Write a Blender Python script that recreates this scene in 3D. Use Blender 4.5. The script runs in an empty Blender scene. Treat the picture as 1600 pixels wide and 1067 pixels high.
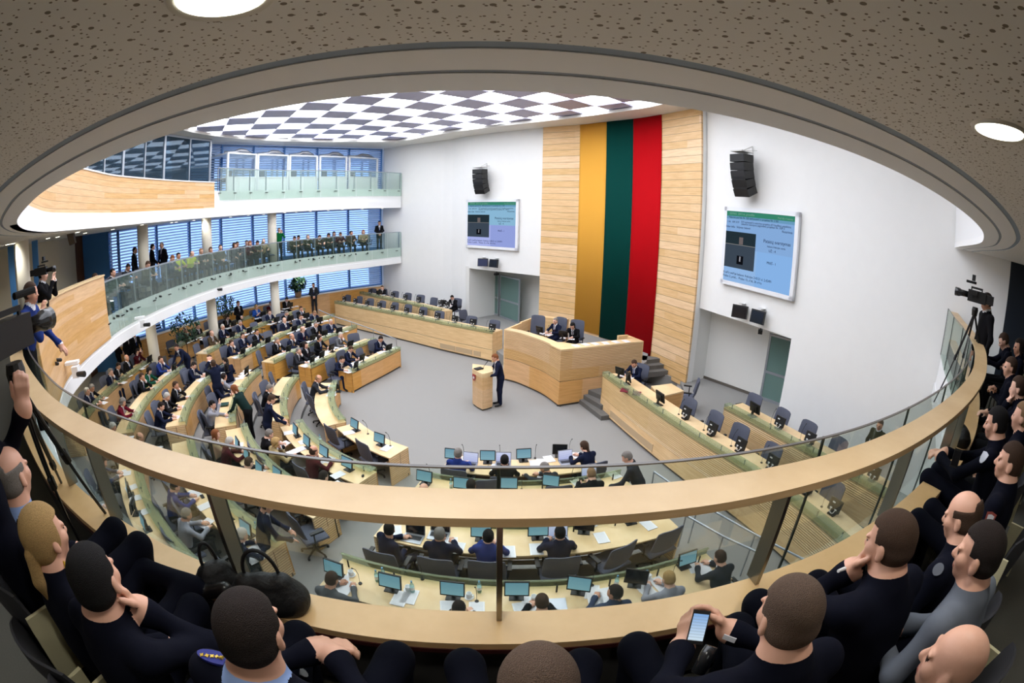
import bpy, math, random
import numpy as np
from mathutils import Vector, Matrix
random.seed(7)
SC = bpy.context.scene
COL = SC.collection
PI = math.pi
# ------------------------------------------------------------------ camera model (circular-mapping lens, measured from the photograph)
FPX, PIT, ROL, CAMZ = 751.05, 0.264988644, -0.0208241895, 6.0
def _w(d):
    c, s = math.cos(ROL), math.sin(ROL); d = (c*d[0]+s*d[2], d[1], -s*d[0]+c*d[2])
    c, s = math.cos(PIT), math.sin(PIT); return (d[0], c*d[1]+s*d[2], -s*d[1]+c*d[2])
def ray(x, y):
    x -= 800; y = -(y-533.5); r = math.hypot(x, y); th = 2*math.asin(min(.9999, r/(2*FPX)))
    return _w((math.sin(th)*x/r, math.cos(th), math.sin(th)*y/r)) if r > 1e-9 else _w((0, 1, 0))
def at(x, y, z):            # the point at height z that the photograph shows at pixel x, y
    d = ray(x, y); k = (z-CAMZ)/d[2]; return Vector((d[0]*k, d[1]*k, z))
def atD(x, y, D):           # the point at plan distance D
    d = ray(x, y); k = D/math.hypot(d[0], d[1]); return Vector((d[0]*k, d[1]*k, CAMZ+d[2]*k))
def azd(x, y):
    d = ray(x, y); return math.atan2(d[0], d[1])
cam = bpy.data.cameras.new('camera'); co = bpy.data.objects.new('camera', cam); COL.objects.link(co); SC.camera = co
cam.type = 'PANO'; cam.panorama_type = 'FISHEYE_EQUISOLID'; cam.sensor_width = 36; cam.sensor_fit = 'HORIZONTAL'
cam.fisheye_lens = FPX/1600*36; cam.fisheye_fov = PI; cam.clip_start = .05; cam.clip_end = 300
R_, U_, F_ = _w((1, 0, 0)), _w((0, 0, 1)), _w((0, 1, 0))
co.matrix_world = Matrix(((R_[0], U_[0], -F_[0], 0), (R_[1], U_[1], -F_[1], 0), (R_[2], U_[2], -F_[2], CAMZ), (0, 0, 0, 1)))
SC.view_settings.view_transform = 'Standard'; SC.view_settings.look = 'None'; SC.view_settings.gamma = 1
SC.view_settings.use_curve_mapping = False; SC.view_settings.exposure = 0.0
# ------------------------------------------------------------------ materials
MATS = {}
KIDS = {}
def lin(c):
    return tuple((v/12.92 if v <= .04045 else ((v+.055)/1.055)**2.4) for v in (x/255 for x in c))
def nt(name):
    m = bpy.data.materials.new(name); m.use_nodes = True; return m, m.node_tree, m.node_tree.nodes['Principled BSDF']
def M(name, rgb=None, rough=.6, metal=0, noise=0, nscale=8, bump=0, bscale=60, spec=None):
    if name in MATS: return MATS[name]
    m, t, b = nt(name); c = lin(rgb) + (1,)
    b.inputs['Base Color'].default_value = c; b.inputs['Roughness'].default_value = rough; b.inputs['Metallic'].default_value = metal
    if spec is not None: b.inputs['Specular IOR Level'].default_value = spec
    if noise or bump:
        tc = t.nodes.new('ShaderNodeTexCoord')
    if noise:
        n = t.nodes.new('ShaderNodeTexNoise'); n.inputs['Scale'].default_value = nscale; n.inputs['Detail'].default_value = 4
        t.links.new(tc.outputs['Object'], n.inputs['Vector'])
        mx = t.nodes.new('ShaderNodeMix'); mx.data_type = 'RGBA'
        mx.inputs[6].default_value = tuple(v*(1-noise) for v in c[:3])+(1,); mx.inputs[7].default_value = tuple(min(1, v*(1+noise)) for v in c[:3])+(1,)
        t.links.new(n.outputs['Fac'], mx.inputs[0]); t.links.new(mx.outputs[2], b.inputs['Base Color'])
    if bump:
        n = t.nodes.new('ShaderNodeTexNoise'); n.inputs['Scale'].default_value = bscale; t.links.new(tc.outputs['Object'], n.inputs['Vector'])
        bp = t.nodes.new('ShaderNodeBump'); bp.inputs['Strength'].default_value = bump; bp.inputs['Distance'].default_value = .01
        t.links.new(n.outputs['Fac'], bp.inputs['Height']); t.links.new(bp.outputs[0], b.inputs['Normal'])
    MATS[name] = m; return m
def wood(name, rgb, plank=0, line=.012, var=.12, ribs=0, joints=2.4, z0=0, rough=.35):
    """pale timber: grain, optional courses of planks (plank = course height) and optional routed ribs"""
    if name in MATS: return MATS[name]
    m, t, b = nt(name); N = t.nodes.new; L = t.links.new
    tc = N('ShaderNodeTexCoord'); mp = N('ShaderNodeMapping'); mp.inputs['Scale'].default_value = (.7, .7, 9)
    L(tc.outputs['Object'], mp.inputs['Vector'])
    n = N('ShaderNodeTexNoise'); n.inputs['Scale'].default_value = 2.2; n.inputs['Detail'].default_value = 6; n.inputs['Roughness'].default_value = .6
    L(mp.outputs[0], n.inputs['Vector'])
    c = lin(rgb); cr = N('ShaderNodeValToRGB'); cr.color_ramp.elements[0].position = .3; cr.color_ramp.elements[1].position = .72
    cr.color_ramp.elements[0].color = (c[0]*.86, c[1]*.80, c[2]*.72, 1); cr.color_ramp.elements[1].color = (min(1, c[0]*1.08), min(1, c[1]*1.1), min(1, c[2]*1.16), 1)
    L(n.outputs['Fac'], cr.inputs['Fac']); col = cr.outputs['Color']
    sep = N('ShaderNodeSeparateXYZ'); L(tc.outputs['Object'], sep.inputs[0])
    def math_(op, a, bb=None):
        q = N('ShaderNodeMath'); q.operation = op
        for i, v in enumerate((a, bb)):
            if v is None: continue
            if hasattr(v, 'links') or hasattr(v, 'is_linked'): L(v, q.inputs[i])
            else: q.inputs[i].default_value = v
        return q.outputs[0]
    if plank:
        zz = math_('DIVIDE', math_('SUBTRACT', sep.outputs['Z'], z0), plank); fl = math_('FLOOR', zz); fr = math_('FRACT', zz)
        xy = math_('ADD', math_('MULTIPLY', sep.outputs['X'], .6), math_('MULTIPLY', sep.outputs['Y'], .8))
        xj = math_('ADD', math_('DIVIDE', xy, joints), math_('MULTIPLY', fl, .37)); fx = math_('FLOOR', xj)
        wn = N('ShaderNodeTexWhiteNoise'); wn.noise_dimensions = '2D'; cmb = N('ShaderNodeCombineXYZ'); L(fl, cmb.inputs[0]); L(fx, cmb.inputs[1]); L(cmb.outputs[0], wn.inputs['Vector'])
        hv = N('ShaderNodeHueSaturation'); L(col, hv.inputs['Color'])
        L(math_('ADD', math_('MULTIPLY', wn.outputs['Value'], var*2), 1-var), hv.inputs['Value']); L(math_('ADD', math_('MULTIPLY', wn.outputs['Value'], -.25), 1.12), hv.inputs['Saturation']); col = hv.outputs[0]
        if line:
            ln = math_('LESS_THAN', fr, line/plank); mx = N('ShaderNodeMix'); mx.data_type = 'RGBA'; L(ln, mx.inputs[0]); L(col, mx.inputs[6]); mx.inputs[7].default_value = (c[0]*.3, c[1]*.25, c[2]*.2, 1); col = mx.outputs[2]
    if ribs:
        s = math_('SINE', math_('MULTIPLY', sep.outputs['Z'], 2*PI/ribs))
        mx = N('ShaderNodeMix'); mx.data_type = 'RGBA'; L(math_('GREATER_THAN', s, .72), mx.inputs[0]); L(col, mx.inputs[6]); mx.inputs[7].default_value = (c[0]*.74, c[1]*.68, c[2]*.6, 1); col = mx.outputs[2]
        bp = N('ShaderNodeBump'); bp.inputs['Strength'].default_value = .5; bp.inputs['Distance'].default_value = .01; bp.invert = True; L(s, bp.inputs['Height']); L(bp.outputs[0], b.inputs['Normal'])
    L(col, b.inputs['Base Color']); b.inputs['Roughness'].default_value = rough
    MATS[name] = m; return m
def glass(name, rgb=(235, 245, 240), alpha=.12, rough=.02, tint=None, refl=.3):
    """thin pane: mostly see-through, tinted, with a mirror reflection that grows at grazing angles"""
    if name in MATS: return MATS[name]
    m = bpy.data.materials.new(name); m.use_nodes = True; t = m.node_tree; t.nodes.clear(); N = t.nodes.new; L = t.links.new
    o = N('ShaderNodeOutputMaterial'); tr = N('ShaderNodeBsdfTransparent'); tr.inputs[0].default_value = lin(tint or rgb)+(1,)
    gl = N('ShaderNodeBsdfGlossy'); gl.inputs['Roughness'].default_value = rough; df = N('ShaderNodeBsdfDiffuse'); df.inputs[0].default_value = lin(rgb)+(1,)
    lw = N('ShaderNodeLayerWeight'); lw.inputs['Blend'].default_value = .25; m1 = N('ShaderNodeMixShader'); m2 = N('ShaderNodeMixShader'); m2.inputs[0].default_value = alpha
    mm = N('ShaderNodeMath'); mm.operation = 'MULTIPLY'; mm.inputs[1].default_value = refl; L(lw.outputs['Fresnel'], mm.inputs[0])
    L(tr.outputs[0], m2.inputs[1]); L(df.outputs[0], m2.inputs[2]); L(mm.outputs[0], m1.inputs[0]); L(m2.outputs[0], m1.inputs[1]); L(gl.outputs[0], m1.inputs[2]); L(m1.outputs[0], o.inputs[0])
    MATS[name] = m; return m
def emis(name, rgb, strength):
    if name in MATS: return MATS[name]
    m = bpy.data.materials.new(name); m.use_nodes = True; t = m.node_tree; t.nodes.clear()
    o = t.nodes.new('ShaderNodeOutputMaterial'); e = t.nodes.new('ShaderNodeEmission'); e.inputs[0].default_value = lin(rgb)+(1,); e.inputs[1].default_value = strength
    t.links.new(e.outputs[0], o.inputs[0]); MATS[name] = m; return m
# ------------------------------------------------------------------ mesh building
class MB:
    def __init__(s): s.v = []; s.f = []; s.m = []
    def add(s, vs, fs, mi=0):
        n = len(s.v); s.v += [tuple(p) for p in vs]; s.f += [tuple(i+n for i in f) for f in fs]; s.m += [mi]*len(fs); return s
    def box(s, c, size, rz=0, mi=0, mx=None, tilt=0):
        x, y, z = size[0]/2, size[1]/2, size[2]/2
        vs = [Vector((a*x, b*y, d*z)) for d in (-1, 1) for b in (-1, 1) for a in (-1, 1)]
        R = mx or (Matrix.Rotation(rz, 3, 'Z') @ Matrix.Rotation(tilt, 3, 'X'))
        c = Vector(c); return s.add([R @ v + c for v in vs], [(0, 2, 3, 1), (4, 5, 7, 6), (0, 1, 5, 4), (2, 6, 7, 3), (0, 4, 6, 2), (1, 3, 7, 5)], mi)
    def bar(s, a, b, w, h, mi=0):    # box from a to b
        a, b = Vector(a), Vector(b); d = b-a; q = d.to_track_quat('Y', 'Z').to_matrix(); return s.box((a+b)/2, (w, d.length, h), mx=q, mi=mi)
    def tube(s, pts, r, n=8, mi=0, caps=True):
        pts = [Vector(p) for p in pts]; rs = r if isinstance(r, (list, tuple)) else [r]*len(pts); base = len(s.v); vs = []; fs = []
        for i, p in enumerate(pts):
            d = (pts[min(i+1, len(pts)-1)]-pts[max(i-1, 0)]).normalized(); q = d.to_track_quat('Z', 'Y').to_matrix()
            vs += [p + q @ Vector((math.cos(2*PI*k/n)*rs[i], math.sin(2*PI*k/n)*rs[i], 0)) for k in range(n)]
        for i in range(len(pts)-1):
            fs += [(i*n+k, i*n+(k+1) % n, (i+1)*n+(k+1) % n, (i+1)*n+k) for k in range(n)]
        if caps: fs += [tuple(range(n-1, -1, -1)), tuple((len(pts)-1)*n+k for k in range(n))]
        return s.add(vs, fs, mi)
    def lathe(s, prof, c=(0, 0, 0), n=16, mi=0):   # prof: (r, z)
        vs = [(c[0]+r*math.cos(2*PI*k/n), c[1]+r*math.sin(2*PI*k/n), c[2]+z) for r, z in prof for k in range(n)]
        fs = [(i*n+k, i*n+(k+1) % n, (i+1)*n+(k+1) % n, (i+1)*n+k) for i in range(len(prof)-1) for k in range(n)]
        return s.add(vs, fs+[tuple(range(n-1, -1, -1)), tuple((len(prof)-1)*n+k for k in range(n))], mi)
    def prism(s, poly, z0, z1, mi=0):
        n = len(poly)
        if sum(poly[i][0]*poly[(i+1) % n][1]-poly[(i+1) % n][0]*poly[i][1] for i in range(n)) < 0: poly = poly[::-1]
        vs = [(p[0], p[1], z0) for p in poly]+[(p[0], p[1], z1) for p in poly]
        return s.add(vs, [tuple(range(n-1, -1, -1)), tuple(range(n, 2*n))]+[(i, (i+1) % n, n+(i+1) % n, n+i) for i in range(n)], mi)
    def ribbon(s, a, b, z0, z1, mi=0, closed=False):
        """solid between two plan lines a and b (same count), from z0 to z1 (numbers or lists)"""
        n = len(a); Z0 = z0 if isinstance(z0, list) else [z0]*n; Z1 = z1 if isinstance(z1, list) else [z1]*n
        vs = []
        for i in range(n): vs += [(a[i][0], a[i][1], Z0[i]), (b[i][0], b[i][1], Z0[i]), (b[i][0], b[i][1], Z1[i]), (a[i][0], a[i][1], Z1[i])]
        fs = []
        for i in range(n if closed else n-1):
            p, q = 4*i, 4*((i+1) % n)
            fs += [(p+k, p+(k+1) % 4, q+(k+1) % 4, q+k) for k in range(4)]
        if not closed: fs += [(3, 2, 1, 0), (4*n-4, 4*n-3, 4*n-2, 4*n-1)]
        return s.add(vs, fs, mi)
    def grid(s, rows, mi=0):
        n = len(rows[0]); vs = [p for r in rows for p in r]
        return s.add(vs, [(i*n+k, i*n+k+1, (i+1)*n+k+1, (i+1)*n+k) for i in range(len(rows)-1) for k in range(n-1)], mi)
    def mesh(s, name, mats, smooth=False):
        me = bpy.data.meshes.new(name); me.from_pydata(s.v, [], s.f)
        for m in (mats if isinstance(mats, (list, tuple)) else [mats]): me.materials.append(m)
        me.polygons.foreach_set('material_index', s.m)
        if smooth: me.polygons.foreach_set('use_smooth', [True]*len(s.f))
        me.update(); return me
    def obj(s, name, mats, parent=None, smooth=False, recalc=True):
        me = s.mesh(name, mats, smooth)
        if recalc:
            import bmesh
            bm = bmesh.new(); bm.from_mesh(me); bmesh.ops.recalc_face_normals(bm, faces=bm.faces); bm.to_mesh(me); bm.free()
        return put(name, me, parent)
def put(name, data, parent=None):
    o = bpy.data.objects.new(name, data); COL.objects.link(o)
    if parent is not None: o.parent = parent; KIDS.setdefault(parent.name, []).append(o)
    return o
def tag(o, label=None, cat=None, group=None, kind=None):
    for k, v in (('label', label), ('category', cat), ('group', group), ('kind', kind)):
        if v: o[k] = v
    return o
def thing(name, label, cat, loc=(0, 0, 0), rz=0, group=None):
    o = bpy.data.objects.new(name, None); COL.objects.link(o); o.location = loc; o.rotation_euler = (0, 0, rz); o.empty_display_size = .1
    return tag(o, label, cat, group)
def struct(o): o['kind'] = 'structure'; return o
def copy_tree(o, parent=None):
    c = o.copy(); COL.objects.link(c)
    if parent is not None: c.parent = parent; KIDS.setdefault(parent.name, []).append(c)
    for ch in KIDS.get(o.name, ()): copy_tree(ch, c)
    return c
def place(proto, loc, rz, label, group=None, cat=None, scale=None):
    if not proto.get('_used'): proto['_used'] = 1; o = proto
    else:
        o = copy_tree(proto)
    o.location = loc; o.rotation_euler = (0, 0, rz)
    if scale: o.scale = (scale,)*3 if not isinstance(scale, tuple) else scale
    return tag(o, label, cat, group)
def spline(pts, n=8):
    """Catmull-Rom through plan points"""
    P = [Vector(p[:2]) for p in pts]; P = [2*P[0]-P[1]]+P+[2*P[-1]-P[-2]]; out = []
    for i in range(1, len(P)-2):
        for k in range(n):
            t = k/n; a, b, c, d = P[i-1:i+3]
            out.append(.5*((2*b)+(c-a)*t+(2*a-5*b+4*c-d)*t*t+(3*b-a-3*c+d)*t*t*t))
    return out+[P[-2]]
def offset(line, d):
    out = []
    for i, p in enumerate(line):
        t = (line[min(i+1, len(line)-1)]-line[max(i-1, 0)]).normalized(); out.append(p+Vector((-t.y, t.x))*d)
    return out
def arclen(line):
    s = [0]
    for a, b in zip(line, line[1:]): s.append(s[-1]+(b-a).length)
    return s
def along(line, s):
    L = arclen(line); s = max(0, min(s, L[-1]-1e-6))
    for i in range(len(line)-1):
        if L[i+1] > s: t = (s-L[i])/(L[i+1]-L[i]); return line[i].lerp(line[i+1], t), (line[i+1]-line[i]).normalized()
def hit_az(line, az):
    """point of a plan line in compass direction az from the camera"""
    d = Vector((math.sin(az), math.cos(az))); best = None
    for a, b in zip(line, line[1:]):
        e = b-a; den = d.x*e.y-d.y*e.x
        if abs(den) < 1e-9: continue
        t = (a.x*e.y-a.y*e.x)/den; u = (a.x*d.y-a.y*d.x)/den
        if t > 0 and -1e-4 <= u <= 1.0001 and (best is None or t < best[0]): best = (t, d*t, e.normalized())
    return best
def sub(line, az0, az1, n=24):
    out = []
    for i in range(n+1):
        h = hit_az(line, az0+(az1-az0)*i/n)
        if h: out.append(h[1])
    return out
# ------------------------------------------------------------------ people: one continuous body surface per person
SUIT, SKIN, SHIRT, TROU, SHOE, TIE, EYE, LIP = range(8)
def rotm(yaw=0, pitch=0, roll=0):     # yaw: turn left +, pitch: look down +
    return np.array(Matrix.Rotation(yaw, 3, 'Z') @ Matrix.Rotation(-pitch, 3, 'X') @ Matrix.Rotation(roll, 3, 'Y'))
class Body:
    def __init__(s): s.A = []; s.B = []
    def cap(s, a, b, ra, rb, m, sq=1, fine=False): (s.B if fine else s.A).append(('c', np.array(a, float), np.array(b, float), ra, rb, m, sq))
    def ell(s, c, r, m, R=None, fine=False): (s.B if fine else s.A).append(('e', np.array(c, float), np.array(r, float), R, 0, m, 1))
def prim_d(p, X):
    if p[0] == 'c':
        a, b, ra, rb, sq = p[1], p[2], p[3], p[4], p[6]; S = np.array((1, sq, 1.0)); Y = (X-a)*S; d = (b-a)*S
        t = np.clip((Y@d)/max(d@d, 1e-9), 0, 1); return np.linalg.norm(Y-t[..., None]*d, axis=-1)-(ra+t*(rb-ra))
    Y = X-p[1]
    if p[3] is not None: Y = Y@p[3]
    r = p[2]; k = np.linalg.norm(Y/r, axis=-1); g = np.linalg.norm(Y/(r*r), axis=-1); return np.maximum(k*(k-1)/np.maximum(g, 1e-6), np.linalg.norm(Y, axis=-1)-max(r))
def prim_box(p):
    if p[0] == 'c': r = max(p[3], p[4]); return np.minimum(p[1], p[2])-r, np.maximum(p[1], p[2])+r
    r = max(p[2]); return p[1]-r, p[1]+r
def field(prims, h, k, lo, shape):
    S = np.zeros(shape, np.float32); mg = 3*h+5*k
    for p in prims:
        a, b = prim_box(p); i0 = np.maximum(((a-mg-lo)/h).astype(int), 0); i1 = np.minimum(((b+mg-lo)/h).astype(int)+2, shape)
        if (i1 <= i0).any(): continue
        g = np.stack(np.meshgrid(*[lo[q]+h*np.arange(i0[q], i1[q]) for q in range(3)], indexing='ij'), -1)
        S[i0[0]:i1[0], i0[1]:i1[1], i0[2]:i1[2]] += np.exp(np.clip(-prim_d(p, g)/k, -60, 60)).astype(np.float32)
    return -k*np.log(np.maximum(S, 1e-25))
def surface(D, lo, h):
    """naive surface nets"""
    s = D < 0; nx, ny, nz = D.shape
    acc = np.zeros((nx-1, ny-1, nz-1, 3), np.float32); cnt = np.zeros((nx-1, ny-1, nz-1), np.float32)
    corners = [(i, j, k) for i in (0, 1) for j in (0, 1) for k in (0, 1)]
    sl = lambda c: tuple(slice(c[q], D.shape[q]-1+c[q]) for q in range(3))
    for a in corners:
        for ax in range(3):
            if a[ax]: continue
            b = list(a); b[ax] = 1; da, db = D[sl(a)], D[sl(b)]; x = (da < 0) != (db < 0)
            t = np.where(x, da/np.where(x, da-db, 1), 0)
            for q in range(3): acc[..., q] += np.where(x, a[q]+(t if q == ax else 0), 0)
            cnt += x
    idx = np.full(cnt.shape, -1, np.int32); m = cnt > 0; idx[m] = np.arange(m.sum())
    ijk = np.argwhere(m); V = lo+h*(ijk+acc[m]/cnt[m][:, None]); F = []
    for ax in range(3):
        o = [q for q in range(3) if q != ax]; A = [slice(1, -1)]*3; A[ax] = slice(0, D.shape[ax]-1); B = list(A); B[ax] = slice(1, D.shape[ax])
        s0, s1 = s[tuple(A)], s[tuple(B)]; w = np.argwhere(s0 != s1); sg = s0[tuple(w.T)]
        w = w + np.array([0 if q == ax else 1 for q in range(3)])
        c = []
        for du, dv in ((0, 0), (1, 0), (1, 1), (0, 1)):
            e = w.copy(); e[:, o[0]] -= du; e[:, o[1]] -= dv; c.append(idx[tuple(e.T)])
        q = np.stack(c, 1); flip = sg if ax != 1 else ~sg
        q[flip] = q[flip][:, ::-1]; F.append(q)
    F = np.concatenate(F); return V, F[:, ::-1]
def make_mesh(name, B, h, mats, paint=None, k=.016, clip=None, cuts=()):
    al = B.A+B.B; bx = [prim_box(p) for p in al]; lo = np.min([b[0] for b in bx], 0)-4*h; hi = np.max([b[1] for b in bx], 0)+4*h
    shape = np.ceil((hi-lo)/h).astype(int)+1
    D = field(B.A, h, k, lo, shape)
    if B.B:
        D2 = field(B.B, h, .004, lo, shape); kk = .005; mn = np.minimum(D, D2); D = mn-kk*np.log(np.exp(-(D-mn)/kk)+np.exp(-(D2-mn)/kk))
    if clip is not None:
        g = np.stack(np.meshgrid(*[lo[q]+h*np.arange(shape[q]) for q in range(3)], indexing='ij'), -1); D = np.maximum(D, clip(g))
    V, F = surface(D, lo, h); TRI = None
    if cuts:
        import bmesh
        me0 = bpy.data.meshes.new('t'); me0.from_pydata(V.tolist(), [], F.tolist()); bm = bmesh.new(); bm.from_mesh(me0); bpy.data.meshes.remove(me0)
        for pt, nr, rd, *_ in cuts:
            P_, N_ = Vector(pt), Vector(nr).normalized(); fs = [f for f in bm.faces if (f.verts[0].co-P_).length < rd*1.25 and abs((f.verts[0].co-P_).dot(N_)) < 4*h]
            g = set(fs); g.update(e for f in fs for e in f.edges); g.update(v for f in fs for v in f.verts); bmesh.ops.bisect_plane(bm, geom=list(g), plane_co=P_, plane_no=N_, dist=h*.12)
        bm.verts.index_update(); V = np.array([v.co[:] for v in bm.verts]); FL = [[v.index for v in f.verts] for f in bm.faces]; bm.free(); C = np.array([V[f].mean(0) for f in FL])
    else: FL = None; C = V[F].mean(1)
    best = np.full(len(C), 1e9); mi = np.zeros(len(C), np.int32)
    for p in al:
        d = prim_d(p, C); w = d < best; best[w] = d[w]; mi[w] = p[5]
    if paint is not None: mi = paint(C, mi)
    for pt, nr, rd, above, below in cuts:
        r = C-np.array(pt, float); n_ = np.array(nr, float); n_ /= np.linalg.norm(n_); ax = r@n_; near = (np.linalg.norm(r, axis=1) < rd) & (np.abs(ax) < (.12 if rd > .1 else .05))
        w = near & (ax >= 0) & (ax < .05) & (np.linalg.norm(r, axis=1) < .09); mi[w & np.isin(mi, (SUIT, SHIRT))] = above; w = near & (ax < 0); mi[w & np.isin(mi, (SKIN, SHIRT))] = below
    me = bpy.data.meshes.new(name)
    if FL is not None:
        me.from_pydata(V.tolist(), [], FL)
        for m in mats: me.materials.append(m)
        me.polygons.foreach_set('material_index', mi.astype(np.int32)); me.polygons.foreach_set('use_smooth', np.ones(len(FL), bool)); me.update(); return me
    me.vertices.add(len(V)); me.vertices.foreach_set('co', V.astype(np.float32).ravel())
    me.loops.add(len(F)*4); me.loops.foreach_set('vertex_index', F.astype(np.int32).ravel()); me.polygons.add(len(F))
    me.polygons.foreach_set('loop_start', np.arange(0, 4*len(F), 4, dtype=np.int32)); me.polygons.foreach_set('loop_total', np.full(len(F), 4, np.int32))
    for m in mats: me.materials.append(m)
    me.polygons.foreach_set('material_index', mi.astype(np.int32)); me.polygons.foreach_set('use_smooth', np.ones(len(F), bool)); me.update(calc_edges=True); me.validate()
    return me
def head(B, c, R, s=1.0, fine=True, ears=True, fat=1.0):
    c = np.array(c, float); P = lambda x, y, z: c+s*(R@np.array((x, y, z)))
    f = True; e = lambda o, r, m: B.ell(P(*o), np.array(r)*s, m, R=R, fine=f)
    e((0, -.012, .030), (.077*fat, .097, .090), SKIN); e((0, .022, -.035), (.064*fat, .068, .078), SKIN); e((0, .055, -.083), (.030*fat, .030, .026), SKIN)
    for x in (-1, 1):
        e((x*.040, .052, -.020), (.030, .034, .034), SKIN)
        if ears:
            Re = R@rotm(x*.35); B.ell(P(x*.079*fat, -.012, -.006), np.array((.010, .021, .033))*s, SKIN, R=Re, fine=True)
            B.ell(P(x*.080*fat, -.004, -.030), np.array((.008, .012, .014))*s, SKIN, R=Re, fine=True)
        e((x*.032, .079, .004), (.014, .010, .008), EYE) if fine else None
        e((x*.032, .080, .022), (.026, .012, .009), SKIN)
    B.cap(P(0, .084, .012), P(0, .104, -.024), .009*s, .014*s, SKIN, fine=True); B.ell(P(0, .094, -.030), np.array((.019, .014, .010))*s, SKIN, R=R, fine=True)
    e((0, .082, -.058), (.024, .012, .0055), LIP); e((0, .081, -.068), (.020, .011, .006), LIP)
def hand(B, w, d, up, side, s=1.0, curl=.5, grip=None, thumb=.6):
    """palm from wrist w along d; up = back of hand; side = +1 thumb on +cross side"""
    w = np.array(w, float); d = np.array(d, float); d /= np.linalg.norm(d); up = np.array(up, float); up -= d*(up@d); up /= np.linalg.norm(up); x = np.cross(d, up)*side
    for i, o in enumerate((-.030, -.010, .010, .030)):
        B.cap(w+x*o*.6+d*.005, w+x*o+d*.085*s, .017*s, .0125*s, SKIN, fine=True)
    L = ((-.032, .028, .020, .016), (-.011, .038, .026, .019), (.011, .042, .029, .020), (.032, .036, .026, .018))
    for o, a, b_, c_ in L:
        p = w+x*o+d*.088*s; q = 0
        for l, r0, r1 in ((a, .0105, .0095), (b_, .0095, .0085), (c_, .0085, .0075)):
            q += curl*(.75 if l == a else .95); v = d*math.cos(q)-up*math.sin(q); n = p+v*l*s; B.cap(p, n, r0*s, r1*s, SKIN, fine=True); p = n
    p = w+x*.026+d*.02-up*.004; v = d*.62+x*.75*thumb-up*.25; v /= np.linalg.norm(v); n = p+v*.042*s; B.cap(p, n, .016*s, .012*s, SKIN, fine=True)
    v2 = d*.85+x*.15-up*(.2+curl*.4); v2 /= np.linalg.norm(v2); m = n+v2*.032*s; B.cap(n, m, .012*s, .0105*s, SKIN, fine=True); B.cap(m, m+v2*.022*s, .0105*s, .008*s, SKIN, fine=True)
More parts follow.
